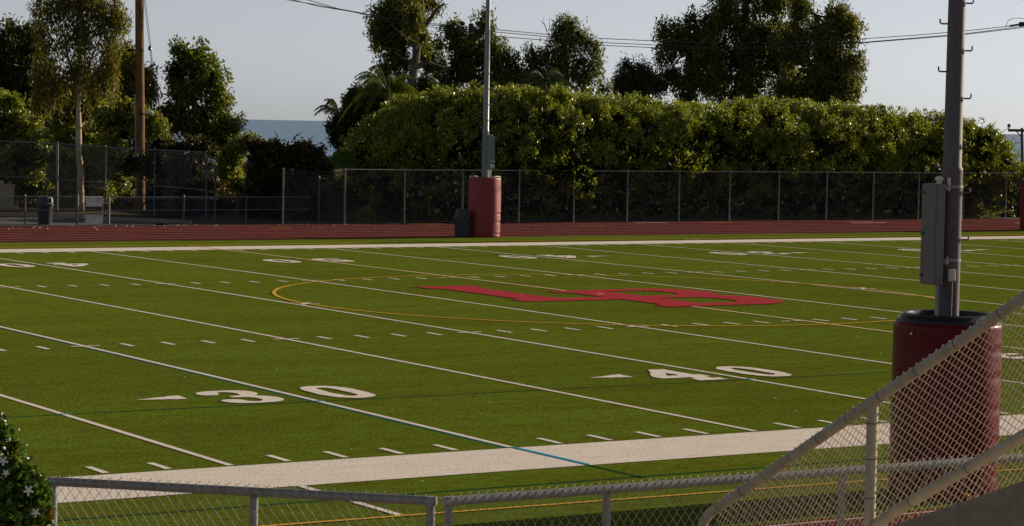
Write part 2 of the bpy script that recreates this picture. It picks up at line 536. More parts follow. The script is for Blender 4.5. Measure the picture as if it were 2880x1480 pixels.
track_far = tag(strip(TURF1, 66.25, off=-0.004).build('running_track', M['track']), kind='structure')
track_near = tag(strip(-18.6, TURF0, off=-0.004).build('running_track', M['track']), kind='structure')
LANE = 1.22
for t, ya, sgn in ((track_far, TURF1, 1), (track_near, TURF0, -1)):
    for i in range(10):
        y = ya + sgn * (0.16 + i * LANE)
        if abs(y - ya) > 11.3: break
        strip(y - 0.035, y + 0.035, off=0.0005, dx=70).build('lane_line', M['track_paint'], t)
m = MB()
for x, y, w, s in ((63.5, 65.6, 1.6, 0.16), (79.5, 64.9, 1.5, 0.14), (88.0, 64.2, 1.3, 0.14), (92.5, 64.4, 1.6, 0.14), (55.2, 63.0, 0.9, 0.1), (71.0, 63.2, 1.2, 0.1)):
    m.add([(x, y, 0.0035), (x + w, y - 0.3, 0.0035), (x + w + 0.1, y - 0.3 + s * 2, 0.0035), (x + 0.1, y + s * 2, 0.0035)], [(0, 1, 2, 3)])
m.build('exchange_mark', M['track_yellow'], track_far)
m = MB()
for x, y, w, s in ((75.5, 65.0, 1.9, 0.12), (87.3, 63.1, 2.2, 0.12), (66.9, 65.9, 1.4, 0.1), (96.8, 61.6, 2.2, 0.14), (99.5, 63.0, 1.6, 0.1)):
    m.add([(x, y, 0.0035), (x + w, y, 0.0035), (x + w, y + s * 2, 0.0035), (x, y + s * 2, 0.0035)], [(0, 1, 2, 3)])
m.build('start_mark', M['track_paint'], track_far)

# ---- painted markings (sheets a few millimetres above the crowned turf)
OFF_TEAL, OFF_W, OFF_Y, OFF_L = 0.004, 0.008, 0.012, 0.016


def flat_shape(name, rings, mat, off, parent=turf):
    """filled outline(s) on the turf, rings in field x, y; inner rings become holes"""
    cu = bpy.data.curves.new('outline', 'CURVE'); cu.dimensions = '2D'; cu.fill_mode = 'FRONT'
    for rg in rings:
        fr = []                                   # fibrous, slightly ragged edges
        for i in range(len(rg)):
            a, b = rg[i], rg[(i + 1) % len(rg)]
            n_ = max(1, int(math.hypot(b[0] - a[0], b[1] - a[1]) / 0.09)) if len(rg) < 100 else 1
            for j in range(n_):
                fr.append((a[0] + (b[0] - a[0]) * j / n_ + (RNG.normal(0, .011) if len(rg) < 100 else 0), a[1] + (b[1] - a[1]) * j / n_ + (RNG.normal(0, .011) if len(rg) < 100 else 0)))
        rg = fr
        sp = cu.splines.new('POLY'); sp.points.add(len(rg) - 1); sp.use_cyclic_u = True
        for p, q in zip(sp.points, rg): p.co = (q[0], q[1], 0, 1)
    ob = bpy.data.objects.new('outline', cu); COL.objects.link(ob)
    dg = bpy.context.evaluated_depsgraph_get(); dg.update()
    me = bpy.data.meshes.new_from_object(ob.evaluated_get(dg))
    bpy.data.objects.remove(ob); bpy.data.curves.remove(cu)
    bm = bmesh.new(); bm.from_mesh(me)
    ylo = min(v.co.y for v in bm.verts); yhi = max(v.co.y for v in bm.verts)
    y = math.floor(ylo) + 1
    while y < yhi:
        bmesh.ops.bisect_plane(bm, geom=bm.verts[:] + bm.edges[:] + bm.faces[:], plane_co=(0, y, 0), plane_no=(0, 1, 0))
        y += 2
    for v in bm.verts: v.co.z = crown_z(v.co.y) + off
    bmesh.ops.recalc_face_normals(bm, faces=bm.faces[:])
    for fc in bm.faces:
        if fc.normal.z < 0: fc.normal_flip()
    bm.to_mesh(me); bm.free()
    me.name = name
    return link(name, me, mat, parent)


def smooth_ring(pts, it=2):
    for _ in range(it):
        out = []
        for i in range(len(pts)):
            a, b = pts[i], pts[(i + 1) % len(pts)]
            out.append((a[0] * .75 + b[0] * .25, a[1] * .75 + b[1] * .25))
            out.append((a[0] * .25 + b[0] * .75, a[1] * .25 + b[1] * .75))
        pts = out
    return pts


for y0, y1 in ((-1.98, 0.0), (FW, FW + 1.83)):
    strip(y0, y1, 0.0, 100 * YD + 1.8, OFF_W).build('sideline', M['white_paint'], turf)
for yd in range(5, 101, 5):
    x = yd * YD
    if yd == 50:
        for ya, yb in ((0.0, 20.78), (26.7, FW)):
            strip(ya, yb, x - 0.06 + 0.35, x + 0.06 + 0.35, OFF_Y).build('halfway_line', M['cream_paint'], turf)
        for ya, yb in ((-4.6, -0.0), (FW, 51.7)):
            strip(ya, yb, x - 0.05 + 0.35, x + 0.05 + 0.35, OFF_Y).build('halfway_line', M['yellow_paint'], turf)
    else:
        strip(0.09, FW - 0.09, x - 0.055, x + 0.055, OFF_W).build('yard_line', M['white_paint'], turf)
H1, H2 = 17.78 * YD, 35.56 * YD
for yc, nm in ((0.45, 'tick_row'), (FW - 0.45, 'tick_row'), (H1, 'hash_row'), (H2, 'hash_row')):
    m = MB()
    for yd in range(5, 101):
        x = yd * YD
        if yd % 5 == 0:
            if nm == 'hash_row':
                m.add([(x + a, yc + b, crown_z(yc) + OFF_Y + 0.001) for a, b in ((-0.31, -0.05), (-0.056, -0.05), (-0.056, 0.05), (-0.31, 0.05))], [(0, 1, 2, 3)])
                m.add([(x + a, yc + b, crown_z(yc) + OFF_Y + 0.001) for a, b in ((0.056, -0.05), (0.31, -0.05), (0.31, 0.05), (0.056, 0.05))], [(0, 1, 2, 3)])
        else:
            m.add([(x + a, yc + b, crown_z(yc + b) + OFF_W) for a, b in ((-0.055, -0.31), (0.055, -0.31), (0.055, 0.31), (-0.055, 0.31))], [(0, 1, 2, 3)])
    m.build(nm, M['white_paint'], turf)
for yd in (40, 60):
    m = MB(); x = yd * YD; z = crown_z(24.4) + OFF_L + 0.004
    m.add([(x - 0.02, 24.44, z), (x + 0.10, 24.36, z), (x + 0.56, 24.90, z), (x + 0.44, 24.98, z)], [(0, 1, 2, 3)])
    m.add([(x - 0.04, 24.91, z + .004), (x + 0.02, 24.96, z + .004), (x + 0.56, 24.42, z + .004), (x + 0.50, 24.36, z + .004)], [(0, 1, 2, 3)])
    m.build('spot_mark', M['white_paint'], turf)
# soccer circle, touch lines, teal lines
cx, cy, cr = 50 * YD + 0.35, FW / 2, 9.15
out = [(cx + (cr + .055) * math.cos(2 * math.pi * k / 160), cy + (cr + .055) * math.sin(2 * math.pi * k / 160)) for k in range(160)]
inn = [(cx + (cr - .055) * math.cos(2 * math.pi * k / 160), cy + (cr - .055) * math.sin(2 * math.pi * k / 160)) for k in range(160)]
flat_shape('centre_circle', [out, inn], M['yellow_paint'], OFF_Y)
strip(51.64, 51.80, off=OFF_Y).build('touch_line', M['yellow_paint'], turf)
m = MB(); m.add([(0, -4.02 - .055, OFF_Y), (100, -7.0 - .055 + 0.4, OFF_Y), (100, -7.0 + .055 + 0.4, OFF_Y), (0, -4.02 + .055, OFF_Y)], [(0, 1, 2, 3)])
m.v = [(x, -4.62 - 0.026 * (x - 21) + (y > -4.02 - .055 + 1e-6 and (y > -6.6 if x > 50 else y > -4.02)) * 0.11 - .055, z) for x, y, z in m.v]
m.build('touch_line', M['yellow_paint'], turf)
strip(6.10, 6.17, 5, 90, OFF_TEAL).build('restraining_line', M['teal_paint'], turf)
strip(FW - 6.17, FW - 6.10, 5, 90, OFF_TEAL).build('restraining_line', M['teal_paint'], turf)
strip(-3.23, -3.15, 5, 60, OFF_TEAL).build('restraining_line', M['teal_paint'], turf)
for yd in (25, 30, 40):
    strip(6.10, 6.17, yd * YD - .12, yd * YD + .12, OFF_L, 1).build('blue_mark', M['blue_paint'], turf)
strip(0.0, FW, 30 * YD - .125, 30 * YD - .056, OFF_TEAL).build('restraining_line', M['edge_paint'], turf)
strip(-1.98, 0.0, 30 * YD - .04, 30 * YD + .04, OFF_L).build('blue_mark', M['blue_paint'], turf)
strip(-3.3, -1.98, 30 * YD - .04, 30 * YD + .04, OFF_TEAL).build('restraining_line', M['teal_paint'], turf)
strip(-4.60, -1.99, 25 * YD - .055, 25 * YD + .055, OFF_W).build('box_line', M['white_paint'], turf)
strip(FW + 1.83, FW + 3.0, 75 * YD - .055, 75 * YD + .055, OFF_W).build('box_line', M['white_paint'], turf)

# ---- yard numbers
THREE = [(0.02, 1.38), (0.05, 1.62), (0.25, 1.80), (0.58, 1.83), (0.9, 1.78), (1.08, 1.58), (1.10, 1.30), (0.98, 1.06), (0.86, 0.97), (1.05, 0.85), (1.15, 0.6), (1.12, 0.3), (0.92, 0.06),
         (0.55, 0.0), (0.2, 0.05), (0.02, 0.25), (0, 0.5), (0.1, .62), (0.3, .62), (0.42, .5), (0.42, .33), (0.5, .22), (0.62, .22), (0.74, .35), (0.76, .6), (0.7, .78), (0.55, .84), (0.40, .85),
         (0.40, 1.04), (0.55, 1.05), (0.68, 1.12), (0.73, 1.3), (0.70, 1.52), (0.58, 1.62), (0.47, 1.6), (.42, 1.48), (0.4, 1.33), (0.28, 1.24), (0.12, 1.25)]
FOUR = [(0.66, 1.9), (1.0, 1.9), (1.0, 0.88), (1.14, 0.88), (1.14, 0.53), (1.0, .53), (1.0, .30), (1.14, .30), (1.14, 0), (0.5, 0), (0.5, .30), (0.64, .30), (0.64, .53), (0, .53), (0, .88)]
FOUR_H = [(0.64, 0.88), (0.64, 1.32), (0.36, .88)]
FIVE = [(0.08, 1.85), (1.02, 1.85), (1.02, 1.52), (0.42, 1.52), (0.40, 1.22), (0.66, 1.24), (0.95, 1.12), (1.12, 0.86), (1.13, 0.5), (1.0, 0.18), (0.72, 0.01), (0.38, 0.0), (0.1, 0.14), (0, 0.42), (0.0, 0.55), (0.36, 0.58),
        (0.42, 0.35), (0.55, 0.26), (0.68, 0.34), (0.74, 0.6), (0.70, 0.86), (0.56, 0.95), (0.40, 0.90), (0.34, 0.82), (0.05, 0.86)]
TWO = [(0.02, 1.25), (0.04, 1.55), (0.22, 1.78), (0.56, 1.85), (0.9, 1.76), (1.1, 1.5), (1.08, 1.16), (0.88, 0.84), (0.55, 0.42), (0.74, 0.42), (0.82, 0.56), (1.12, 0.56), (1.1, 0.0), (0.0, 0.0), (0.0, 0.26),
       (0.5, 0.9), (0.68, 1.18), (0.72, 1.42), (0.58, 1.58), (0.44, 1.52), (0.40, 1.25)]
ONE = [(0.3, 1.85), (0.72, 1.85), (0.72, 0.34), (0.92, 0.34), (0.92, 0), (0.14, 0), (0.14, 0.34), (0.34, 0.34), (0.34, 1.4), (0.14, 1.36), (0.14, 1.6)]
ZERO = [(0.47 + 0.475 * math.copysign(abs(math.cos(t)) ** 0.8, math.cos(t)), 0.93 + 0.94 * math.copysign(abs(math.sin(t)) ** 0.8, math.sin(t))) for t in [2 * math.pi * k / 48 for k in range(48)]]
ZERO_H = [(0.47 + 0.165 * math.copysign(abs(math.cos(t)) ** 0.8, math.cos(t)), 0.93 + 0.64 * math.copysign(abs(math.sin(t)) ** 0.8, math.sin(t))) for t in [2 * math.pi * k / 48 for k in range(48)]]
GL = {'three': [smooth_ring(THREE, 2)], 'four': [FOUR, FOUR_H], 'five': [smooth_ring(FIVE, 1)], 'two': [smooth_ring(TWO, 1)], 'one': [ONE], 'zero': [ZERO, ZERO_H]}
ARROW = [(-2.78, 1.14), (-1.87, 1.46), (-1.90, 0.95)]


def numbers(yd, shown, word, arrow):
    x = yd * YD
    for far in (False, True):
        def put(rg):
            if far: return [(2 * x - px, FW - py) for px, py in rg]
            return rg
        flat_shape('number_' + word, [put([(x - 1.53 + px, 6.28 + py) for px, py in rg]) for rg in GL[word]], M['white_paint'], OFF_Y)
        flat_shape('number_zero', [put([(x + 0.45 + px, 6.28 + py) for px, py in rg]) for rg in GL['zero']], M['white_paint'], OFF_Y)
        if arrow:
            sg = arrow if not far else -arrow
            rg = [(x + px, 6.28 + py) if sg < 0 else (x - px + 0.0, 6.28 + py) for px, py in ARROW]
            flat_shape('number_arrow', [put(rg)], M['white_paint'], OFF_Y)


for yd, word, ar in ((20, 'two', -1), (30, 'three', -1), (40, 'four', -1), (50, 'five', 0), (60, 'four', 1), (70, 'three', 1), (80, 'two', 1), (90, 'one', 1)):
    numbers(yd, word, word, ar)

# ---- the red letters at midfield
LL = [(42.62, 29.25), (44.5, 29.25), (44.48, 28.45), (44.22, 28.3), (44.2, 24.45), (44.45, 24.25), (45.66, 24.25), (45.66, 23.42), (43.0, 23.42), (42.68, 23.62), (42.7, 24.25), (43.05, 24.45), (43.05, 28.3), (42.75, 28.42)]
flat_shape('letter_l', [LL], M['red_paint'], OFF_L)
BB = [(45.36, 26.62), (48.9, 26.62), (49.45, 26.25), (49.72, 25.7), (49.72, 24.6), (49.45, 24.1), (49.15, 23.9), (49.5, 23.6), (49.78, 23.1), (49.76, 21.7), (49.45, 21.2), (48.85, 20.82), (45.32, 20.82), (45.32, 21.4), (45.70, 21.6),
      (45.702, 23.42), (45.702, 24.25), (45.70, 25.8), (45.36, 25.98)]
B1 = [(46.95, 26.0), (48.1, 26.0), (48.5, 25.55), (48.5, 24.7), (48.1, 24.25), (46.95, 24.25)]
B2 = [(46.95, 23.42), (48.1, 23.42), (48.5, 23.0), (48.5, 22.0), (48.1, 21.6), (46.95, 21.6)]
flat_shape('letter_b', [BB, B1, B2], M['red_paint'], OFF_L + 0.0)
m = MB(); m.add([(46.10, 25.10, crown_z(25) + OFF_L + .005), (46.32, 25.10, crown_z(25) + OFF_L + .005), (46.32, 25.22, crown_z(25) + OFF_L + .005), (46.10, 25.22, crown_z(25) + OFF_L + .005)], [(0, 1, 2, 3)])
m.build('kickoff_mark', M['cream_paint'], turf)


# ------------------------------------------------------------------ foliage generators
def unit(n):
    v = RNG.normal(size=(n, 3)); return v / np.linalg.norm(v, axis=1)[:, None]


def leaf_arrays(c, d, L, W, fold=0.0):
    n = len(c)
    L = L * RNG.uniform(0.65, 1.25, size=(n, 1)); W = W * RNG.uniform(0.7, 1.2, size=(n, 1))
    d = d / np.linalg.norm(d, axis=1)[:, None]
    s = np.cross(d, unit(n)); s /= np.linalg.norm(s, axis=1)[:, None] + 1e-9
    return np.stack([c - d * L * .5, c - d * L * .05 + s * W * .5, c + d * L * .5, c - d * L * .05 - s * W * .5], axis=1)


def quads_mesh(name, q, mat, parent):
    n = len(q)
    off = np.array(origin(parent)) if parent is not None else np.zeros(3)
    me = bpy.data.meshes.new(name)
    me.vertices.add(n * 4); me.vertices.foreach_set('co', (q - off).reshape(-1).astype(np.float32))
    me.loops.add(n * 4); me.loops.foreach_set('vertex_index', np.arange(n * 4, dtype=np.int32))
    me.polygons.add(n); me.polygons.foreach_set('loop_start', np.arange(0, n * 4, 4, dtype=np.int32))
    try: me.polygons.foreach_set('loop_total', np.full(n, 4, dtype=np.int32))
    except Exception: pass
    me.update(calc_edges=True)
    return link(name, me, mat, parent)


def lobe_points(lobes, n, lo=0.55, hi=1.0, cull=True):
    """points through the outer shell of overlapping ellipsoid lobes (centre, radii)"""
    C = np.array([l[0] for l in lobes]); A = np.array([l[1] for l in lobes])
    w = (A.prod(axis=1)) ** 0.667; w /= w.sum()
    k = RNG.choice(len(lobes), size=n, p=w)
    d = unit(n)
    rad = (lo ** 3 + (hi ** 3 - lo ** 3) * RNG.random(n)) ** (1 / 3)
    bump = 1 + 0.10 * np.sin(d[:, 0] * 5 + k * 1.7) * np.sin(d[:, 2] * 6 + k) + RNG.normal(0, 0.05, n)
    return C[k] + d * A[k] * (rad * bump)[:, None], d, k


def crown(lobes, nclump, per, spread, L, W, droop=0.3, outward=0.4, lo=0.5, hi=1.0, zs=1.0):
    c, d, k = lobe_points(lobes, nclump, lo, hi)
    m = nclump * per
    cc = np.repeat(c, per, axis=0); dd = np.repeat(d, per, axis=0)
    sp = spread * RNG.uniform(0.5, 1.3, size=(nclump, 1)); sp = np.repeat(sp, per, axis=0)
    g = unit(m) * (RNG.random((m, 1)) ** 0.45) * sp * 1.55; g[:, 2] *= zs; g[:, 2] -= sp[:, 0] * (zs - 1) * .5
    cc = cc + g
    dirs = unit(m) + dd * outward + np.array([0, 0, -1.0]) * droop
    return leaf_arrays(cc, dirs, L, W)


def core(lobes, n, L=0.7, W=0.6, lo=0.1, hi=0.72):
    c, d, k = lobe_points(lobes, n, lo, hi)
    return leaf_arrays(c, unit(n), L, W)


def lobe(u, v, ru, rv, D, dy=0.0, rd=None):
    c = atd(u, v, D + dy)
    a, b = ru * S / FPX * D, rv * S / FPX * D
    return (c, np.array([a, rd if rd else max(a, b) * 0.9, b]))


def puffs(lobes, per=7, k=0.42, reach=0.72, zs=1.0):
    out = []
    for c, a in lobes:
        n = per if a.min() > 0.5 else max(3, per // 2)
        for d in unit(n):
            out.append((c + d * a * reach * RNG.uniform(.75, 1.15), a * k * RNG.uniform(.7, 1.25) * np.array([1, 1, zs])))
    return out


def limb(m, a, b, r0, r1, bend=0.15, n=6, seg=6):
    a = np.array(a, float); b = np.array(b, float)
    L = np.linalg.norm(b - a)
    o = RNG.normal(size=3) * bend * L * 0.5
    pts = [a + (b - a) * t + o * math.sin(math.pi * t) + RNG.normal(size=3) * 0.012 * L for t in np.linspace(0, 1, seg)]
    pts[0] = a; pts[-1] = b
    m.tube(pts, list(np.linspace(r0, r1, seg)), n)


def tree(name, label, lobes, base, trunk_top, r0, leaf, bark, cat='tree', group=None, nclump=350, per=40, spread=0.5, L=0.28, W=0.09, droop=0.6,
         outward=0.3, ncore=500, coreL=0.7, lo=0.45, zs=1.2, trunk_pts=None, limbs=None, bare=None, coreW=0.5):
    base = np.array(base, float)
    t = thing(name, base, label, cat, group)
    m = MB()
    tp = trunk_pts if trunk_pts is not None else [base + (np.array(trunk_top) - base) * s + np.array([math.sin(s * 5) * .15, 0, 0]) for s in np.linspace(0, 1, 6)]
    rs = list(np.linspace(r0, r0 * 0.4, len(tp)))
    m.tube(tp, rs, 10)
    if limbs is None:
        for (c, a) in lobes:
            i = RNG.integers(len(tp) // 2, len(tp))
            limb(m, tp[i], c + RNG.normal(size=3) * a * 0.2, rs[i] * 0.55, 0.025)
            for _ in range(2):
                e = c + unit(1)[0] * a * 0.85
                limb(m, c, e, 0.05, 0.012, 0.2, 5, 5)
    else:
        for a, b, q0, q1 in limbs: limb(m, a, b, q0, q1, 0.1)
    if bare:
        for a, b in bare: limb(m, a, b, 0.03, 0.008, 0.12, 4, 6)
    m.build('trunk', bark, t, smooth=True)
    q = [crown(puffs(lobes, 8, .44, .74, 1.15 if droop > .5 else 1.0), nclump, per, spread * .8, L, W, droop, outward, lo, 1.0, zs)]
    q.append(crown(lobes, nclump // 4, per, spread, L, W, droop, outward, .2, .8, zs))
    cr = quads_mesh('crown', np.concatenate(q), leaf, t)
    if ncore: quads_mesh('inner_foliage', core(lobes, ncore * 2, coreL * .7, coreW * .6, .05, .62), M['lf_inner_shade'], t)
    return t


def gz_at(u, D):
    p = atd(u, 500, D); return np.array([p[0], p[1], ground_z(p[0], p[1])])


# ------------------------------------------------------------------ far fence and hedge
FY = 66.32
PITCH_F = 3.07


def link_panel(width, z0, z1, w, h, r, shear=0.0, n=3, origin_=(0, 0, 0), axis=(1, 0, 0), depth=None, tips=0.0):
    """chain link: one zig-zag wire per column"""
    m = MB()
    ax = np.array(axis, float); nrm = np.cross(ax, (0, 0, 1))
    cols = int(width / (w / 2))
    for k in range(cols):
        rows = int((z1 - z0) / (h / 2))
        pts = []
        for j in range(rows + 1):
            s = (k + ((j + k) % 2)) * w / 2
            zz = z0 + j * h / 2 + shear * s
            pts.append(np.array(origin_) + ax * s + nrm * (r * 0.9 * (1 if (j + k) % 2 else -1)) + np.array([0, 0, zz]))
        m.tube(pts, r, n, caps=False)
    return m


fence = thing('chain_link_fence', (60.55 - PITCH_F, FY, 0), 'long tall chain link fence between the red track and the green hedge', 'fence')
panel = link_panel(PITCH_F, 0.05, 2.38, 0.072, 0.072, 0.0042, origin_=(60.55 - PITCH_F, FY + .04, 0))
p0 = panel.build('mesh_panel', M['wire_far'], fence)
NP = 17
for k in range(1, NP):
    c = p0.copy(); COL.objects.link(c); c.parent = fence; c.location = (k * PITCH_F, 0, 0)
m = MB(); m.lathe((60.55 - PITCH_F, FY, 0), [(0.042, -0.05), (0.042, 2.40), (0.05, 2.41), (0.05, 2.45), (0.02, 2.48)], 8)
q0 = m.build('post', M['galv'], fence, smooth=True)
for k in range(1, NP + 1):
    c = q0.copy(); COL.objects.link(c); c.parent = fence; c.location = (k * PITCH_F, 0, 0)
m = MB(); m.tube([(60.55 - 0.35, FY, 2.42), (60.55 + (NP - 1) * PITCH_F, FY, 2.42)], 0.024, 6)
m.build('top_rail', M['galv'], fence, smooth=True)
m = MB(); m.tube([(60.55 - PITCH_F, FY + .04, 0.06), (60.55 + (NP - 1) * PITCH_F, FY + .04, 0.06)], 0.008, 4)
m.build('bottom_wire', M['galv'], fence)

HT = [(62.3, 2.4), (62.67, 3.6), (63.6, 4.5), (64.4, 5.1), (65.5, 5.65), (66.5, 5.95), (68.7, 6.1), (73.2, 6.15), (75.5, 5.9), (77.8, 5.9), (80.2, 5.6), (82.7, 5.65), (86.7, 5.95), (90.4, 5.75), (93, 5.6), (95.8, 5.35), (98.6, 5.15), (100, 4.9), (101.4, 4.4), (102.4, 3.4)]
hx = [a for a, b in HT]; hz = [b for a, b in HT]
hl = []
x = 62.9
while x < 102.3:
    T = float(np.interp(x, hx, hz)) + RNG.normal(0, 0.12)
    e = 0.75 if x < 64 or x > 101 else 1.0
    hl.append((np.array([x, 69.2 + RNG.normal(0, .3), T - 1.35]), np.array([1.35 * e, 1.9, 1.4])))
    hl.append((np.array([x + RNG.normal(0, .3), 68.0 + RNG.normal(0, .35), T * 0.60 + RNG.normal(0, .25)]), np.array([1.25 * e, 1.25, 1.15])))
    hl.append((np.array([x + RNG.normal(0, .3), 67.9 + RNG.normal(0, .2), T * 0.36 + RNG.normal(0, .2)]), np.array([1.2 * e, 0.95, 1.0])))
    hl.append((np.array([x, 68.9, 0.8]), np.array([1.2 * e, 1.0, 1.0])))
    hl.append((np.array([x, 69.9, T * .42]), np.array([1.3 * e, 0.9, T * .40])))
    x += 1.15
for u, v, ru, rv, y in ((1290, 360, 40, 55, 66.7), (1340, 400, 35, 45, 66.5), (1400, 430, 60, 40, 66.3), (1450, 420, 45, 45, 66.1), (1475, 470, 38, 24, 66.0), (1430, 350, 50, 40, 66.6), (1380, 300, 45, 40, 66.8), (1590, 385, 40, 26, 66.5),
                        (1560, 310, 50, 40, 66.9), (1730, 410, 36, 26, 66.2), (1770, 340, 40, 36, 66.8), (1980, 400, 24, 30, 66.7), (2100, 340, 45, 45, 66.9), (2230, 340, 45, 45, 66.9), (2380, 350, 50, 50, 66.8), (2470, 370, 45, 55, 66.9), (2450, 430, 45, 25, 66.6), (1960, 310, 45, 45, 67.0), (1860, 320, 45, 40, 66.9)):
    c = on_y(u * S, v * S, y); D = (c - CAM) @ CF
    hl.append((c, np.array([ru * S / FPX * D / .845, 0.55, rv * S / FPX * D])))


def recede(c, a):          # the left end of the hedge curves back, away from the track
    o = max(0.0, (70.5 - c[0]) / 8.0) * 3.4
    return (c + np.array([o * .56, o, 0]), a)


hl = [recede(c, a) for c, a in hl]
hedge = thing('hedge', (82, 68.8, 0), 'long overgrown bright green hedge behind the fence, spilling over its top rail', 'hedge')
hp = []
for _ in range(330):
    x = RNG.uniform(62.8, 102.0); T = float(np.interp(x, hx, hz)); k_ = RNG.random()
    if k_ < .55:
        hp.append((np.array([x, RNG.uniform(67.4, 69.6), T - RNG.uniform(.25, .75)]), np.array([.62, .6, .55]) * RNG.uniform(.7, 1.25)))
    else:
        hp.append((np.array([x, RNG.uniform(66.55, 67.1), RNG.uniform(.40, .88) * T]), np.array([.55, .45, .5]) * RNG.uniform(.6, 1.25)))
hp = [recede(c, a) for c, a in hp]
q = [crown(hp, 5600, 36, 0.15, 0.135, 0.07, -0.4, 0.7, 0.45, 1.03, 1.0), crown(hl, 4200, 28, 0.20, 0.155, 0.075, -0.35, 0.7, 0.74, 1.03, 1.0), crown(hl, 2400, 16, 0.30, 0.20, 0.09, -0.2, 0.6, 0.5, 0.85)]
quads_mesh('inner_foliage', core(hl, 20000, 0.42, 0.28, 0.05, 0.64), M['lf_inner_shade'], hedge)
# short upright shoots along the top
tops = []
for _ in range(260):
    x = RNG.uniform(63.5, 101.8); T = float(np.interp(x, hx, hz))
    b = recede(np.array([x, 69.0 + RNG.normal(0, .6), T - 0.15]), 0)[0]; hgt = RNG.uniform(0.1, 0.42)
    n = 14
    c = b + np.array([0, 0, 1]) * (RNG.random((n, 1)) * hgt) + RNG.normal(0, .05, (n, 3))
    tops.append(leaf_arrays(c, unit(n) * .6 + np.array([0, 0, 1.0]), 0.17, 0.065))
quads_mesh('foliage', np.concatenate(q + tops), M['lf_hedge'], hedge)
m = MB()
for x in np.arange(63.2, 102.5, 1.9):
    b = recede(np.array([x + RNG.normal(0, .2), 68.8 + RNG.normal(0, .2), -0.1]), 0)[0]
    T = float(np.interp(x, hx, hz))
    limb(m, b, b + np.array([RNG.normal(0, .3), -.2, T * .7]), 0.07, 0.03)
    limb(m, b + np.array([0, 0, .8]), b + np.array([.5, -.5, T * .6]), 0.05, 0.015)
m.build('stems', M['bark_dark'], hedge, smooth=True)

# small plants at the fence foot
for k, (u, v, w, h, lab) in enumerate(((925, 548, 26, 24, 'small sunlit weed at the fence foot, left of the far light pole'),
                                        (2460, 525, 26, 30, 'sunlit ground shrub behind the tall fence at the right end of the hedge'),
                                        (1230, 575, 14, 8, 'tiny dark weed at the fence foot behind the far red pole pad'))):
    c = on_y(u * S, v * S, 67.0)
    t = thing('shrub', (c[0], 67.0, 0), lab, 'shrub')
    D = (c - CAM) @ CF; a, b = w * S / FPX * D, h * S / FPX * D
    lb = [(np.array([c[0] + dx * a, 67.0, b * zz]), np.array([a * .6, .4, b * .7])) for dx, zz in ((-.4, .5), (.3, .5), (0, 1.1))]
    quads_mesh('foliage', crown(lb, 60, 12, .12, .16, .07, -.2, .6), M['lf_bright'], t)
    mm = MB()
    for _ in range(5): limb(mm, (c[0], 67.0, -.05), (c[0] + RNG.normal(0, a * .5), 67.0, b * 1.2), .015, .006, .1, 4, 4)
    mm.build('stem', M['bark_dark'], t)

# ------------------------------------------------------------------ trees beyond the hedge
E = dict(nclump=330, per=40, spread=0.44, L=0.34, W=0.10, droop=0.8, outward=0.2, zs=1.5)
D = 154
# big leaning eucalyptus with bare limbs
b = gz_at(1022, D)
tp = [b, atd(1026, 262, D), atd(1034, 215, D), atd(1043, 170, D), atd(1050, 120, D), atd(1056, 70, D), atd(1060, 20, D), atd(1058, -60, D)]
lb = [lobe(*a, D) for a in ((985, 45, 52, 60), (1015, -5, 70, 55), (1022, 75, 30, 50), (955, 95, 28, 45), (992, 118, 34, 36), (1075, 5, 40, 30), (958, 185, 24, 30), (990, 200, 30, 30), (1008, 145, 22, 28), (1075, 135, 30, 34), (1095, 168, 30, 14), (975, 160, 22, 20), (940, 60, 18, 40))]
lb = [(c + CF * (1.6 if c[0] > 0 else 0), a) for c, a in lb] + [lobe(*a, D - 1.2) for a in ((1042, 45, 26, 34), (1062, 95, 14, 26), (1046, 75, 14, 20), (1030, 15, 30, 30))]
tree('eucalyptus_tree', 'leaning eucalyptus with bare grey trunk and limbs, left of the far light pole', lb, b, tp[-1], 0.36, M['lf_euc'], M['bark_grey'], trunk_pts=tp,
     limbs=[(atd(1053, 78, D), atd(1085, 45, D), .2, .15), (atd(1085, 45, D), atd(1118, 8, D), .15, .06), (atd(1043, 172, D), atd(1078, 158, D), .2, .15), (atd(1078, 158, D), atd(1122, 172, D), .14, .05),
            (atd(1050, 120, D), atd(985, 60, D), .14, .04), (atd(1045, 160, D), atd(990, 130, D), .1, .03), (atd(1036, 200, D), atd(995, 200, D), .1, .03), (atd(1056, 60, D), atd(1000, 10, D), .13, .04)], ncore=160, **E)
D = 158
tree('eucalyptus_tree', 'dense round topped eucalyptus directly behind the far light pole', [lobe(*a, D) for a in ((1150, 75, 38, 38), (1165, 120, 50, 40), (1215, 62, 24, 34), (1228, 110, 26, 44), (1195, 140, 50, 40), (1250, 150, 40, 40), (1160, 180, 45, 45), (1230, 195, 60, 36), (1105, 110, 18, 26), (1290, 165, 26, 36), (1110, 195, 20, 22), (1300, 205, 28, 34), (1340, 222, 34, 22), (1270, 225, 40, 24), (1125, 225, 30, 22))],
     gz_at(1190, D), atd(1190, 60, D), 0.4, M['lf_euc'], M['bark_dark'], ncore=160, **E)
D = 152
tree('eucalyptus_tree', 'small dark twiggy tree in the gap beside the leaning grey trunk', [lobe(*a, D) for a in ((1072, 215, 26, 20), (1060, 232, 34, 18), (1098, 232, 22, 16))], gz_at(1070, D), atd(1070, 200, D), 0.12, M['lf_dark'], M['bark_dark'], nclump=110, per=30, spread=.3, L=.26, W=.08, ncore=40, lo=.2)
D = 158
bare = [(atd(1392, 105, D), atd(1372, 68, D)), (atd(1376, 80, D), atd(1366, 42, D)), (atd(1380, 78, D), atd(1382, 45, D)), (atd(1386, 90, D), atd(1392, 60, D)), (atd(1372, 66, D), atd(1360, 52, D)), (atd(1440, 60, D), atd(1445, 38, D)), (atd(1400, 110, D), atd(1348, 118, D))]
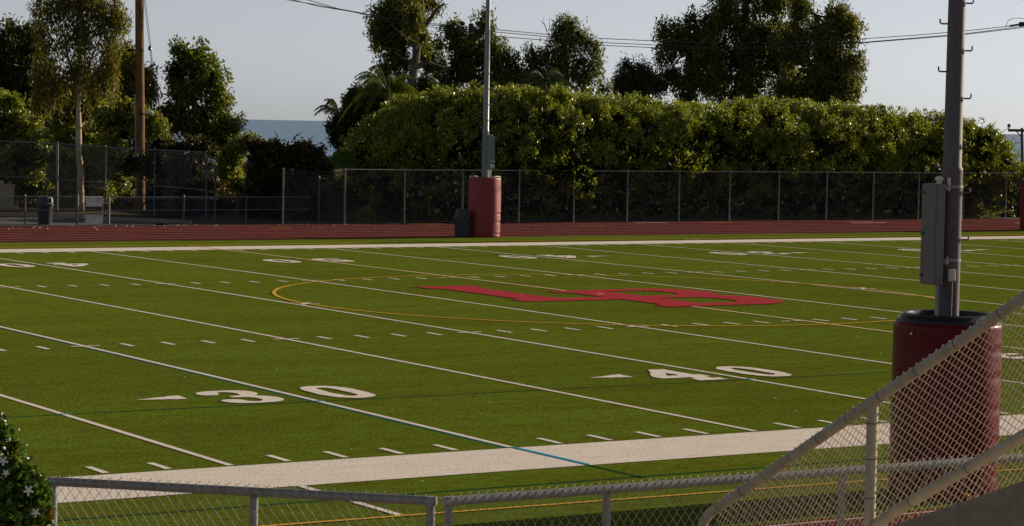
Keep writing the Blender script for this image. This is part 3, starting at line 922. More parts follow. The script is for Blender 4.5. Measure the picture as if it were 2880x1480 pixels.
tree('eucalyptus_tree', 'airy eucalyptus with thin bare twigs at its top, right of the far light pole', [lobe(*a, D) for a in ((1425, 62, 22, 22), (1412, 95, 30, 34), (1452, 95, 34, 34), (1480, 110, 26, 22), (1400, 150, 42, 44), (1450, 160, 34, 34), (1345, 135, 26, 24), (1345, 185, 40, 40), (1500, 175, 24, 34), (1475, 205, 36, 26), (1400, 205, 50, 30), (1500, 125, 12, 18), (1520, 222, 26, 16), (1360, 228, 40, 20))],
     gz_at(1420, D), atd(1425, 60, D), 0.3, M['lf_euc'], M['bark_dark'], bare=bare, nclump=360, per=30, spread=.38, L=.30, W=.08, droop=.9, outward=.2, zs=1.5, ncore=60, lo=.3)
D = 164
tree('eucalyptus_tree', 'small sparse grey tree standing between the airy tree and the big tree group', [lobe(*a, D) for a in ((1600, 180, 34, 30), (1580, 200, 28, 40), (1625, 205, 34, 36), (1600, 230, 56, 24), (1570, 170, 14, 18), (1560, 215, 20, 26), (1645, 215, 24, 36))], gz_at(1605, D), atd(1600, 170, D), 0.18, M['lf_dark'], M['bark_dark'], nclump=240, per=26, spread=.40, L=.3, W=.08, droop=.8, outward=.2, zs=1.5, ncore=60, lo=.3)
D = 166
tree('eucalyptus_tree', 'left, lower and looser tree of the big eucalyptus group over the hedge', [lobe(*a, D) for a in ((1672, 75, 22, 24), (1700, 95, 34, 40), (1680, 140, 34, 40), (1740, 70, 34, 34), (1735, 130, 40, 50), (1690, 190, 36, 30), (1745, 200, 40, 40), (1725, 245, 34, 24), (1665, 220, 18, 20), (1770, 120, 34, 44), (1775, 190, 40, 44), (1780, 60, 30, 34))],
     gz_at(1740, D), atd(1735, 60, D), 0.34, M['lf_euc'], M['bark_dark'], ncore=150, **{**E, 'nclump': 260})
tree('eucalyptus_tree', 'tallest, densest tree in the middle of the big eucalyptus group over the hedge', [lobe(*a, D + 2) for a in ((1815, 15, 38, 40), (1850, -10, 60, 40), (1840, 70, 60, 50), (1805, 110, 44, 50), (1880, 110, 55, 60), (1830, 180, 70, 60), (1920, 30, 50, 50), (1960, 0, 50, 40), (1930, 120, 55, 60), (1900, 200, 70, 60), (1980, 70, 55, 60), (1860, 245, 90, 30), (1975, 150, 50, 50), (1985, 205, 50, 44), (1785, 150, 36, 50))],
     gz_at(1870, D + 2), atd(1880, -20, D + 2), 0.5, M['lf_euc'], M['bark_dark'], ncore=220, **{**E, 'nclump': 620})
tree('eucalyptus_tree', 'rounded right hand tree of the big eucalyptus group over the hedge', [lobe(*a, D - 2) for a in ((2020, 20, 36, 34), (2110, 38, 34, 32), (2130, 75, 34, 36), (2070, 90, 50, 50), (2010, 110, 50, 60), (2040, 190, 60, 60), (2105, 150, 44, 44), (2152, 160, 20, 30), (2115, 205, 46, 40), (2140, 225, 26, 36), (2100, 248, 50, 24), (1990, 240, 60, 34), (2150, 110, 16, 22))],
     gz_at(2050, D - 2), atd(2060, 40, D - 2), 0.42, M['lf_euc'], M['bark_dark'], ncore=160, **{**E, 'nclump': 560})


# palms
def frond(base, tip, sag, n=34, L=0.5, up=0.0):
    base = np.array(base, float); tip = np.array(tip, float)
    ts = np.linspace(0, 1, 9)
    pts = [base + (tip - base) * t + np.array([0, 0, 1]) * (up * math.sin(math.pi * t * .8) * .6 - sag * t * t) for t in ts]
    m = MB(); m.tube(pts, list(np.linspace(.03, .008, 9)), 4)
    d = (pts[-1] - pts[0]); d /= np.linalg.norm(d)
    side = np.cross(d, (0, 0, 1)); side /= np.linalg.norm(side) + 1e-9
    for i in range(n):
        t = 0.15 + 0.85 * i / n
        k = min(7, int(t * 8)); f = t * 8 - k
        p = pts[k] * (1 - f) + pts[k + 1] * f
        ll = L * math.sin(math.pi * (0.15 + 0.8 * t)) ** 0.6
        for sg in (-1, 1):
            e = p + side * sg * ll * .6 + d * ll * .5 + np.array([0, 0, -1]) * ll * (.5 + .4 * random.random())
            w = d * 0.020
            m.add([p - w, p + w, e + w * .3, e - w * .3], [(0, 1, 2, 3)])
    return m


def palm(label, u, v, D, rad, leaf, trunk_r=0.14, n=22, L=0.55, upright=0.3, seed=1):
    rs = np.random.RandomState(seed)
    top = atd(u, v, D); b = gz_at(u, D); b[:2] = top[:2]; b[2] = ground_z(top[0], top[1])
    t = thing('palm_tree', b, label, 'palm tree')
    m = MB(); m.tube([b + (top - b) * s for s in np.linspace(0, 1, 6)], list(np.linspace(trunk_r * 1.2, trunk_r, 6)), 10)
    m.build('trunk', M['bark_grey'], t, smooth=True)
    for k in range(n):
        a = 2 * math.pi * k / n + rs.uniform(-.2, .2); el = rs.uniform(0.05, 1.3)
        r_ = rad * rs.uniform(.8, 1.1)
        tip = top + np.array([math.cos(a) * math.cos(el), math.sin(a) * math.cos(el), math.sin(el)]) * r_
        frond(top, tip, r_ * rs.uniform(.45, .95), L=L, up=upright * r_).build('frond', leaf, t)
    return t


palm('bright yellow green feathery palm in front of the leaning grey trunk', 974, 232, 137, 2.6, M['lf_palm'], seed=2, n=34, L=.5)
palm('dark feathery palm drooping against the sea, left of the dense dark tree', 856, 300, 142, 2.3, M['lf_palm_dark'], seed=3, n=20, L=.42)
palm('dark stiff palm half hidden behind the hedge under the airy tree', 1370, 205, 146, 2.6, M['lf_palm_dark'], seed=5, n=22, L=.4, upright=.1)
D = 140
tree('broadleaf_tree', 'dark dense tree among the palms at the left end of the hedge', [lobe(*a, D) for a in ((900, 255, 36, 30), (935, 240, 24, 26), (960, 270, 40, 34), (905, 285, 42, 48), (880, 330, 38, 46), (930, 320, 40, 50), (950, 250, 34, 30), (890, 245, 26, 20), (1000, 270, 36, 26), (865, 350, 26, 26), (925, 375, 34, 34), (960, 300, 36, 40), (858, 310, 26, 34), (845, 345, 18, 24))],
     gz_at(905, D), atd(905, 270, D), 0.22, M['lf_dark'], M['bark_dark'], nclump=640, per=34, spread=.34, L=.27, W=.10, ncore=600, droop=.5)
D = 116
bb = on_z(862 * S, 560 * S, 0); bb = atd(866, 470, D); bb[2] = 0
t = thing('banana_plant', bb, 'broad paddle leaved plant sticking up beside the left end of the hedge', 'plant')
m = MB(); m.tube([bb, atd(868, 420, D)], [.12, .07], 8); m.build('stem', M['lf_mid'], t)
for (u0, v0, u1, v1, w) in ((868, 420, 842, 368, .34), (870, 420, 866, 362, .36), (872, 420, 888, 365, .26), (866, 425, 818, 385, .30), (872, 425, 905, 395, .3)):
    a, e = atd(u0, v0, D), atd(u1, v1, D - .3)
    m = MB(); vs, fs = [], []
    dv = e - a; sd = np.cross(dv, CF); sd /= np.linalg.norm(sd)
    for i in range(8):
        tt = i / 7; ww = w * math.sin(math.pi * min(1, tt * .92 + .06)) ** .7
        p = a + dv * tt + np.array([0, 0, -.25]) * tt * tt + CF * (.12 * math.sin(tt * 3))
        vs += [p - sd * ww + CF * -.06, p, p + sd * ww + CF * -.06]
    for i in range(7):
        fs += [(i * 3, i * 3 + 1, i * 3 + 4, i * 3 + 3), (i * 3 + 1, i * 3 + 2, i * 3 + 5, i * 3 + 4)]
    m.add(vs, fs); m.build('leaf', M['lf_banana'], t, smooth=True)

# right edge scrub hill
D = 137
tree('scrub_bush', 'low brown green scrub on the slope past the right end of the hedge', [lobe(*a, D) for a in ((2520, 490, 34, 40), (2560, 480, 40, 40), (2600, 470, 40, 45), (2500, 530, 30, 30), (2545, 530, 50, 34), (2600, 530, 50, 34))], gz_at(2545, D), atd(2545, 480, D), .1, M['lf_vine'], M['bark_dark'], cat='bush', nclump=300, per=30, spread=.3, L=.22, W=.1, ncore=500)

# ------------------------------------------------------------------ trees on the left
D = 136
tree('eucalyptus_tree', 'dense dark tree at the far left edge with a feathery top', [lobe(*a, D) for a in ((25, 140, 60, 60), (-30, 130, 60, 60), (80, 130, 44, 50), (30, 210, 70, 60), (95, 200, 50, 60), (-40, 220, 60, 70), (60, 280, 80, 50), (120, 260, 40, 50), (30, 85, 30, 30), (70, 85, 22, 30), (-20, 300, 60, 50))],
     gz_at(40, D), atd(40, 100, D), .4, M['lf_dark'], M['bark_dark'], ncore=600, **{**E, 'nclump': 480})
D = 133
tree('eucalyptus_tree', 'olive brown eucalyptus directly behind the wooden utility pole', [lobe(*a, D) for a in ((300, 160, 50, 46), (345, 180, 40, 50), (270, 210, 60, 50), (340, 240, 46, 50), (300, 270, 60, 40), (372, 230, 20, 40), (325, 135, 24, 20), (330, 330, 50, 50), (270, 340, 50, 50), (385, 335, 40, 50), (230, 310, 40, 50), (400, 400, 50, 40), (320, 410, 60, 40))], gz_at(310, D), atd(315, 150, D), .3, M['lf_euc_brown'], M['bark_dark'], ncore=250, **E)
D = 119.3
b = gz_at(203, D); b[:2] = atd(203, 548, D)[:2]; b[2] = 0.0
tp = [b, atd(202, 470, D), atd(203, 430, D), atd(199, 390, D), atd(198, 320, D), atd(197, 260, D), atd(199, 200, D), atd(201, 140, D), atd(203, 70, D), atd(204, -30, D)]
lb = [lobe(*a, D) for a in ((115, 25, 40, 40), (150, -5, 50, 36), (190, 10, 34, 40), (235, 0, 50, 40), (275, 30, 38, 40), (290, 80, 28, 34), (250, 70, 34, 30), (120, 80, 34, 26), (105, 120, 24, 40), (150, 120, 22, 40), (290, 120, 22, 20), (265, 135, 34, 26), (120, 180, 28, 34), (150, 50, 20, 30), (95, 255, 20, 40), (270, 175, 26, 26), (135, 250, 14, 22), (312, 60, 10, 30), (205, 110, 30, 40), (225, 170, 40, 30), (165, 200, 34, 34), (240, 215, 34, 30), (120, 220, 30, 40), (285, 190, 26, 36), (200, 60, 30, 30))]
tree('eucalyptus_tree', 'tall eucalyptus with pale straight peeling trunk and drooping brownish crown at the left', lb, b, tp[-1], 0.19, M['lf_euc_brown'], M['bark_pale'], trunk_pts=tp,
     limbs=[(atd(197, 262, D), atd(186, 180, D), .10, .07), (atd(186, 180, D), atd(165, 100, D), .07, .05), (atd(165, 100, D), atd(135, 30, D), .05, .02), (atd(200, 200, D), atd(255, 80, D), .07, .03), (atd(201, 170, D), atd(275, 110, D), .05, .02), (atd(199, 215, D), atd(150, 160, D), .04, .015), (atd(198, 240, D), atd(235, 195, D), .03, .01), (atd(198, 330, D), atd(255, 285, D), .03, .012), (atd(199, 225, D), atd(255, 205, D), .03, .01), (atd(196, 250, D), atd(168, 190, D), .03, .01), (atd(204, 100, D), atd(232, 40, D), .05, .02)],
     ncore=0, **{**E, 'nclump': 400, 'per': 30, 'zs': 2.2, 'droop': 1.3, 'spread': .36, 'L': .27, 'W': .07, 'lo': .25})
# sunlit understory, one shrub per clump
under = [('tall leafy shrub at the far left edge behind the fence, lowest leaves in sun', ((30, 300, 60, 40), (-20, 330, 50, 60), (70, 340, 50, 40), (20, 255, 50, 30)), 124.5),
         ('broad sunlit shrub low behind the tall fence at the far left', ((40, 400, 70, 40), (100, 390, 50, 50), (10, 460, 50, 40), (90, 460, 60, 40)), 122.5),
         ('leafy sycamore like shrub with pale twigs around the pale eucalyptus trunk', ((170, 290, 50, 50), (230, 270, 50, 60), (160, 350, 50, 40), (240, 340, 60, 40), (200, 230, 50, 40), (245, 215, 40, 30), (150, 250, 40, 40), (195, 190, 30, 30)), 124),
         ('sunlit shrub below the pale trunk, behind the white gate', ((160, 420, 50, 40), (220, 430, 50, 50), (170, 490, 50, 30), (250, 490, 44, 34)), 121),
         ('bright shrub at the foot of the wooden utility pole', ((300, 320, 44, 50), (330, 280, 34, 40), (290, 390, 40, 50), (385, 320, 30, 50), (280, 460, 40, 40), (320, 500, 40, 24), (270, 300, 40, 40), (400, 370, 30, 40)), 122)]
under.append(('dark mass of low shrubs filling the gap behind the left fences', ((60, 470, 50, 40), (130, 480, 50, 44), (200, 470, 50, 50), (270, 470, 50, 50), (340, 470, 50, 44), (410, 470, 50, 44), (480, 480, 50, 40), (550, 480, 50, 40), (610, 470, 40, 44), (100, 420, 60, 30), (240, 400, 60, 30), (170, 380, 60, 40)), 126))
for lab, ls, D in under:
    c = gz_at(ls[0][0], D)
    tree('understory_shrub', lab, [lobe(*a, D) for a in ls], c, atd(ls[0][0], ls[0][1], D), .08, M['lf_bright'], M['bark_pale'], cat='shrub', group='shrubs behind the left fence', nclump=330, per=26, spread=.28, L=.22, W=.12, droop=.2, outward=.4, ncore=120, coreL=.6, lo=.35, zs=.8)
D = 134
tree('broadleaf_tree', 'bushy green tree right of the wooden pole, leaning out over the sea', [lobe(*a, D) for a in ((450, 130, 26, 34), (495, 150, 50, 36), (445, 180, 30, 36), (510, 195, 56, 44), (545, 200, 34, 40), (460, 240, 50, 40), (540, 250, 44, 40), (450, 290, 50, 44), (530, 310, 56, 40), (590, 305, 30, 18), (575, 335, 34, 24), (425, 300, 34, 40), (500, 350, 60, 34), (560, 370, 40, 30))],
     gz_at(490, D), atd(485, 150, D), .26, M['lf_mid'], M['bark_grey'], nclump=470, per=32, spread=.38, L=.27, W=.11, droop=.4, ncore=130, lo=.45)
D = 119
tree('understory_shrub', 'bright sunlit shrub between the bushy tree and the dark round bush', [lobe(*a, D) for a in ((575, 400, 34, 40), (600, 380, 30, 30), (580, 450, 28, 40), (625, 360, 26, 20))], gz_at(585, D), atd(585, 390, D), .06, M['lf_bright'], M['bark_pale'], cat='shrub', group='shrubs behind the left fence', nclump=210, per=28, spread=.24, L=.20, W=.11, droop=.1, ncore=150, coreL=.5, lo=.35)
D = 115.5
tree('vine_bush', 'dark vine covered bush bulging behind the left fence, brownish on top', [lobe(*a, D) for a in ((340, 410, 46, 30), (390, 420, 50, 40), (450, 425, 56, 42), (500, 420, 44, 40), (440, 370, 80, 18), (500, 365, 40, 22), (400, 362, 30, 14), (450, 480, 70, 40), (520, 480, 40, 50), (400, 500, 50, 44), (560, 520, 50, 40), (480, 525, 70, 30))], gz_at(430, D), atd(430, 400, D), .09, M['lf_vine'], M['bark_dark'], cat='bush', nclump=420, per=30, spread=.22, L=.16, W=.085, droop=.1, ncore=900, coreL=.5, lo=.5)
for u in (340, 430, 490):
    pass
D = 113.5
bt = [(atd(a, b, D), atd(c, d, D)) for a, b, c, d in ((780, 370, 815, 352), (770, 365, 795, 340), (790, 380, 832, 362), (740, 345, 760, 330), (700, 345, 690, 328), (800, 395, 845, 388))]
tree('vine_bush', 'big dark rounded bush at the track edge with straggling twigs against the sea', [lobe(*a, D) for a in ((690, 385, 56, 46), (650, 420, 42, 60), (740, 390, 50, 40), (790, 415, 44, 46), (690, 460, 70, 60), (750, 470, 60, 56), (650, 490, 40, 50), (710, 520, 76, 40), (790, 500, 50, 50), (630, 530, 40, 30), (810, 420, 30, 30), (640, 370, 24, 24), (775, 375, 24, 18))],
     [*atd(700, 552, D)[:2], 0], atd(700, 420, D), .12, M['lf_vine'], M['bark_dark'], cat='bush', bare=bt, nclump=760, per=30, spread=.20, L=.17, W=.09, droop=.0, ncore=1500, coreL=.5, lo=.6)

# ------------------------------------------------------------------ left corner: tall fence, low fence, gate, curb, cabinet, bins
# concrete apron, asphalt slope and curb behind the low fence
a0, a1, a2, a3 = on_z(-60, 636, 0), on_z(430, 633, 0), on_z(480, 622, 0), on_z(-60, 598, 0)
m = MB(); m.add([(p[0], p[1], 0.0) for p in (a0, a1, a2, a3)], [(0, 1, 2, 3)])
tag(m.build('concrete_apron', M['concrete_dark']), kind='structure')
c0, c1, c2, c3 = on_z(470, 634, 0), on_z(905, 631, 0), on_z(905, 600, 0), on_z(484, 615, 0)
m = MB(); m.add([(p[0], p[1], 0.004) for p in (c0, c1, c2, c3)], [(0, 1, 2, 3)])
tag(m.build('asphalt_path', M['asphalt']), kind='structure')
cu = [on_z(-40, 606, 0), on_z(120, 610, 0), on_z(226, 616, 0), on_z(300, 620, 0), on_z(470, 627, 0), on_z(540, 630, 0)]
m = MB(); vs, fs = [], []
for p in cu:
    q = p + np.array([0, .25, 0])
    vs += [(p[0], p[1], -.05), (p[0], p[1], .16), (q[0], q[1], .16), (q[0], q[1], -.05)]
for i in range(len(cu) - 1):
    for k in range(4):
        fs.append((i * 4 + k, (i + 1) * 4 + k, (i + 1) * 4 + (k + 1) % 4, i * 4 + (k + 1) % 4))
m.add(vs, fs)
tag(m.build('curb_wall', M['concrete']), 'low pale concrete curb running behind the left fences', 'curb')


def fence_run(name, label, pts_top, z_base, r_post, r_rail, post_idx, mids=(), wire=True, thick=()):
    """pts_top: world points along the top rail"""
    t = thing(name, (pts_top[0][0], pts_top[0][1], z_base[0]), label, 'fence')
    for i in post_idx:
        p = pts_top[i]
        m = MB(); rr = r_post * (1.6 if i in thick else 1)
        m.lathe((p[0], p[1], 0), [(rr, z_base[i]), (rr, p[2] + .02), (rr * 1.15, p[2] + .03), (rr * .5, p[2] + .09)], 8)
        m.build('post', M['galv_shaded'], t, smooth=True)
    m = MB(); m.tube(pts_top, r_rail, 6); m.build('top_rail', M['galv_shaded'], t, smooth=True)
    for pl in mids:
        m = MB(); m.tube(pl, r_rail * .9, 6); m.build('mid_rail', M['galv_shaded'], t, smooth=True)
    if wire:
        for i in range(len(pts_top) - 1):
            a, b = np.array(pts_top[i]), np.array(pts_top[i + 1])
            L = np.linalg.norm((b - a)[:2]); ax = np.array([(b - a)[0] / L, (b - a)[1] / L, 0])
            sh = ((b[2] - z_base[i + 1]) - (a[2] - z_base[i])) / L
            m = link_panel(L, 0.05, a[2] - z_base[i] - .03, 0.085, 0.085, 0.0042, (z_base[i + 1] - z_base[i]) / L, 3, (a[0], a[1] + .04, z_base[i]), ax)
            m.build('mesh_panel', M['wire_far'], t)
    return t


# tall fence (goes away to the left)
DT = [(-60, 120.2), (162, 118), (297, 116.2), (436, 114), (582, 112.3)]
VT = [394.5, 404, 413.5, 421.5, 429]
ptop = [at(u, v, d) for (u, d), v in zip(DT, VT)]
zb = [ground_z(0, 0) + .1] * 5
mids = [[at(-60, 494, 120.1), at(162, 503.5, 117.9), at(297, 514, 116.1)], [at(436, 523, 113.9), at(582, 535, 112.2)]]
fence_run('chain_link_fence', 'tall grey chain link fence on the curb at the left, behind the low fence', ptop, zb, .04, .024, [0, 1, 2, 3, 4], mids, thick=(1,))
pe = [at(560, 466, 112.6), at(606, 472, 112.6)]
fence_run('chain_link_fence', 'short end piece of fence with a thick post beside the dark round bush', pe, [0, 0], .055, .024, [1], [[at(560, 536, 112.6), at(606, 542, 112.6)]], wire=True)
pf = [at(690, 545, 112), at(1000, 551, 112)]
# low fence along the track
LY = 67.35
lowx = [38.5, 41.5, 44.9 + 1.07, 48.3]
fence_run('chain_link_fence', 'waist high chain link fence beside the track, left of the white gate', [(x_, LY, 1.19) for x_ in lowx], [0] * 4, .04, .022, [0, 1, 2, 3], [[(x_, LY, .62) for x_ in lowx]], thick=(3,))
lowx = [49.72, 53.2, 56.2, 59.3]
fence_run('chain_link_fence', 'waist high chain link fence beside the track, right of the white gate', [(x_, LY, 1.16) for x_ in lowx], [0] * 4, .04, .022, [0, 1, 2], [[(x_, LY, .6) for x_ in lowx]], thick=(0,))
p7 = on_y(905, 500, 66.6)
m_ = thing('fence_post', (59.4, 66.6, 0), 'single tall pale fence post standing by the dark round bush', 'post')
m = MB(); m.lathe((59.4, 66.6, 0), [(.04, -.05), (.04, 2.05), (.048, 2.06), (.02, 2.12)], 8); m.build('shaft', M['galv_shaded'], m_, smooth=True)
m = MB(); m.tube([(59.4, 66.6, 2.0), (59.75, 66.6, 2.0)], .02, 6); m.build('rail_stub', M['galv_shaded'], m_)
# gate
g = thing('gate', (48.6, LY, 0), 'narrow gate with two worn white boards between the waist high fences', 'gate')
m = MB()
for a, b in (((48.62, LY, .08), (48.62, LY, 1.17)), ((49.44, LY, .08), (49.44, LY, 1.17)), ((48.62, LY, 1.17), (49.44, LY, 1.17)), ((48.62, LY, .08), (49.44, LY, .08)), ((48.62, LY, .78), (49.44, LY, .78))):
    m.tube([a, b], .022, 6)
m.build('frame', M['white_board'], g, smooth=True)
m = MB(); m.box((48.66, LY - .03, .80), (49.41, LY - .01, 1.18)); m.build('board', M['white_board'], g)
m = MB(); m.box((48.66, LY - .03, .06), (49.43, LY - .01, .42)); m.build('board', M['white_board'], g)
m = MB(); m.box((48.52, LY - .05, .86), (48.66, LY - .03, .90)); m.box((48.52, LY - .05, .2), (48.66, LY - .03, .24)); m.build('hinge', M['dark_metal'], g)
link_panel(.78, .42, .78, .085, .085, .004, 0, 3, (48.64, LY + .02, 0)).build('mesh_panel', M['wire_far'], g)
# cabinet
c = at(10, 600, 117.5)
t = thing('utility_cabinet', (c[0], c[1], .15), 'beige concrete utility cabinet on a slab at the far left edge', 'cabinet')
x, y = c[0], c[1]
m = MB(); m.box((x - .9, y - .1, .15), (x + .5, y + .9, 1.18), bev=.02); m.build('body', M['utility'], t)
m = MB(); m.box((x - 1.1, y - .3, .06), (x + .72, y + 1.1, .148)); m.build('slab', M['concrete'], t)
m = MB(); m.box((x - .95, y - .14, 1.182), (x + .55, y + .94, 1.24), bev=.01); m.lathe((x, y + .3, 1.24), [(.13, 0), (.13, .1), (.06, .16)], 12); m.lathe((x + .4, y + .2, 1.24), [(.03, 0), (.03, .16)], 8); m.build('lid', M['utility'], t)


def bin_(loc, label, h, r, flap_dir, flap_mat):
    t = thing('trash_can', loc, label, 'trash can', 'round plastic trash cans')
    m = MB(); hb = h * .62
    m.lathe(loc, [(r * .80, 0), (r * .82, .02), (r * .93, hb * .95), (r * .97, hb), (r * 1.0, hb + .005), (r * 1.0, hb + .04)], 24)
    m.build('body', M['bin'], t, smooth=True)
    m = MB(); m.lathe(loc, [(r * 1.06, hb + .042), (r * 1.08, hb + .06), (r * 1.06, hb + .11), (r * .92, hb + .13), (r * .86, hb + .17), (r * .80, h * .86), (r * .74, h * .93), (r * .58, h * .985), (r * .3, h), (0.01, h)], 24, capb=True, capt=False)
    lid = m.build('lid', M['bin'], t, smooth=True)
    fd = np.array(flap_dir, float); fd /= np.linalg.norm(fd); sd = np.array([-fd[1], fd[0], 0])
    p = np.array(loc) + fd * r * .80; z0, z1 = hb + .17, h * .93
    m = MB(); w = r * .5
    v = [p + sd * -w + np.array([0, 0, z0]), p + sd * w + np.array([0, 0, z0]), p - fd * r * .06 + sd * w * .85 + np.array([0, 0, z1]), p - fd * r * .06 - sd * w * .85 + np.array([0, 0, z1])]
    m.add(v + [q + fd * .03 for q in v], [(3, 2, 1, 0), (4, 5, 6, 7), (0, 1, 5, 4), (1, 2, 6, 5), (2, 3, 7, 6), (3, 0, 4, 7)])
    m.build('flap', flap_mat, lid)
    m = MB(); 
    for sgn in (-1, 1):
        q = np.array(loc) + sd * sgn * r * .99
        m.box((q[0] - .05, q[1] - .05, hb - .16), (q[0] + .05, q[1] + .05, hb - .06), bev=.015)
    m.build('handle', M['bin'], t)
    return t


bl = on_z(145, 634, 0)
bin_((bl[0], 67.75, 0), 'dark trash can with pale flap behind the low fence, left of the gate', 1.22, .35, (0.9, -.5, 0), M['bin_flap'])
bf = on_z(1301, 667, 0)
bin_((bf[0], 55.0, 0), 'grey blue domed trash can standing against the far red pole pad', 1.15, .345, (-.4, -1, 0), M['bin'])


# ------------------------------------------------------------------ light poles and their red pads
def step_bolts(t, px, py, z_list, rad_fn, mat, l=0.10, up=.065, r=.011):
    for i, (z, sg) in enumerate(z_list):
        d = CR * sg; d = np.array([d[0], d[1], 0]); d /= np.linalg.norm(d)
        p = np.array([px, py, z]) + d * (rad_fn(z) - .01)
        q = p + d * (l + .01)
        m = MB(); m.tube([p, q - d * .015, q + np.array([0, 0, .015]), q + np.array([0, 0, up])], r, 6)
        m.build('step_bolt', mat, t, smooth=True)


def rad(z):
    if z < 4.32: return .148 - .002 * z
    if z < 8.45: return .122 - .004 * (z - 4.3)
    return .098 - .003 * (z - 8.45)


def light_pole(px, py, label, mat, box, bolts, boxmat, group='tall steel light poles'):
    t = thing('light_pole', (px, py, 0), label, 'light pole', group)
    m = MB()
    m.lathe((px, py, 0), [(rad(0), -.3), (rad(4.2), 4.27), (rad(4.2) * 1.02, 4.28), (rad(4.2) * 1.02, 4.31), (rad(4.4), 4.345), (rad(8.3), 8.40), (rad(8.3) * 1.03, 8.42), (rad(8.6), 8.46), (.05, 22.0)], 28)
    m.build('shaft', mat, t, smooth=True)
    m = MB(); m.tube([np.array([px, py, 21.8]) - np.array([1.6, 0, 0]), np.array([px, py, 21.8]) + np.array([1.6, 0, 0])], .04, 8)
    cb = m.build('crossarm', mat, t, smooth=True)
    for k in range(4):
        x = px - 1.4 + k * .93
        m = MB(); m.lathe((x, py - .2, 21.25), [(.28, 0), (.26, .15), (.12, .4), (.05, .5)], 16); m.build('lamp_head', boxmat, t, smooth=True)
    step_bolts(t, px, py, bolts, rad, mat)
    x0, x1, y0, y1, z0, z1 = box
    m = MB(); m.box((px + x0, py + y0, z0), (px + x1, py + y1, z1), bev=.008)
    bx = m.build('ballast_box', boxmat, t)
    return t, bx


pn = on_z(2651, 1390, 0)
PX, PY = pn[0], pn[1]


def zat(v, u=2662, d=32.7):
    return at(u, v, d)[2]


bolts = []
for i, v in enumerate((132, 265, 398, 528, 660, 0, -132, -264, -396, -528)):
    bolts.append((zat(v + 12), 1))
for v in (62 + 8, 195 + 8, 328 + 8, 462 + 8, 596, -62, -195, -330, -462):
    bolts.append((zat(v), -1))
npole, nbox = light_pole(PX, PY, 'near steel light pole rising from the near red pad at the right', M['pole'], (-.372, -.225, -.135, .135, zat(797), zat(515)), bolts, M['box'])
zt, zbm = zat(515), zat(797)
bx0, bx1, by0, by1 = PX - .372, PX - .225, PY - .135, PY + .135
m = MB(); m.box((bx0 - .012, by0 + .01, zbm + .02), (bx0 - .002, by1 + .004, zt - .01)); m.build('door', M['box'], nbox)
for z in (zt - .12, (zt + zbm) / 2, zbm + .12):
    m = MB(); m.box((bx0 - .03, by1 - .05, z - .02), (bx0 - .013, by1 - .005, z + .02), bev=.003); m.build('latch', M['dark_metal'], nbox)
for z in (zt - .04, zbm + .32):
    m = MB()
    m.box((bx1 + .002, PY - .10, z - .045), (PX - .12, PY - .07, z + .015)); m.box((bx1 + .002, PY - .16, z - .03), (bx1 + .06, PY - .105, z - .01))
    m.box((bx1 + .002, PY + .05, z - .045), (PX - .12, PY + .08, z + .015))
    m.tube([(bx1 + .03, PY - .16, z - .06), (bx1 + .03, PY - .16, z + .05)], .011, 6); m.tube([(bx1 + .09, PY - .12, z - .05), (bx1 + .09, PY - .12, z + .05)], .010, 6)
    m.build('bracket', M['galv'], npole)
    m = MB(); m.lathe((PX, PY, z), [(rad(3) + .006, -.018), (rad(3) + .006, .018)], 28); m.build('clamp_band', M['galv'], npole, smooth=True)
m = MB(); m.lathe((bx1 - .05, PY - .06, zt), [(.035, 0), (.035, .04), (.055, .045), (.05, .08), (.02, .10)], 12); m.lathe((PX - .16, PY - .12, zt - .02), [(.02, 0), (.02, .10)], 8)
m.build('cap_fitting', M['white_plastic'], nbox, smooth=True)
m = MB(); cxx = bx1 - .03
m.tube([(cxx, PY - .06, zbm), (cxx, PY - .06, 1.6)], .027, 10); m.build('conduit', M['galv'], npole, smooth=True)
ob = at(2663, 768, 32.5); fo = np.array([-CF[0], -CF[1], 0]); fo /= np.linalg.norm(fo); rr_ = np.array([CR[0], CR[1], 0]); rr_ /= np.linalg.norm(rr_)
oc = np.array([PX, PY, 0]) + fo * (rad(2.5) + .025) + rr_ * .006
m = MB(); m.box((oc[0] - .048, oc[1] - .03, zat(788)), (oc[0] + .048, oc[1] + .03, zat(754)), rz=math.atan2(rr_[1], rr_[0]), bev=.012); ox = m.build('outlet_box', M['white_plastic'], npole)
m = MB(); q = oc + fo * .034; m.box((q[0] - .034, q[1] - .006, zat(784)), (q[0] + .034, q[1] + .006, zat(758)), rz=math.atan2(rr_[1], rr_[0]), bev=.004); m.build('cover', M['white_plastic'], ox)
m = MB(); m.tube([oc + np.array([0, 0, zat(788)]), oc + np.array([0, 0, 1.7])], .016, 8); m.tube([oc + rr_ * .035 - fo * .02 + np.array([0, 0, zat(788)]), oc + rr_ * .035 - fo * .02 + np.array([0, 0, 1.7])], .008, 6)
m.build('conduit', M['pole'], npole, smooth=True)

fp = on_z(1361, 664, 0); FX, FYY = on_z(1361, 664, 0)[:2]
FYY = 55.0; FX = (on_y(1361, 664, FYY))[0]


def zfar(v, u=1355, d=100.8):
    return at(u, v, d)[2]


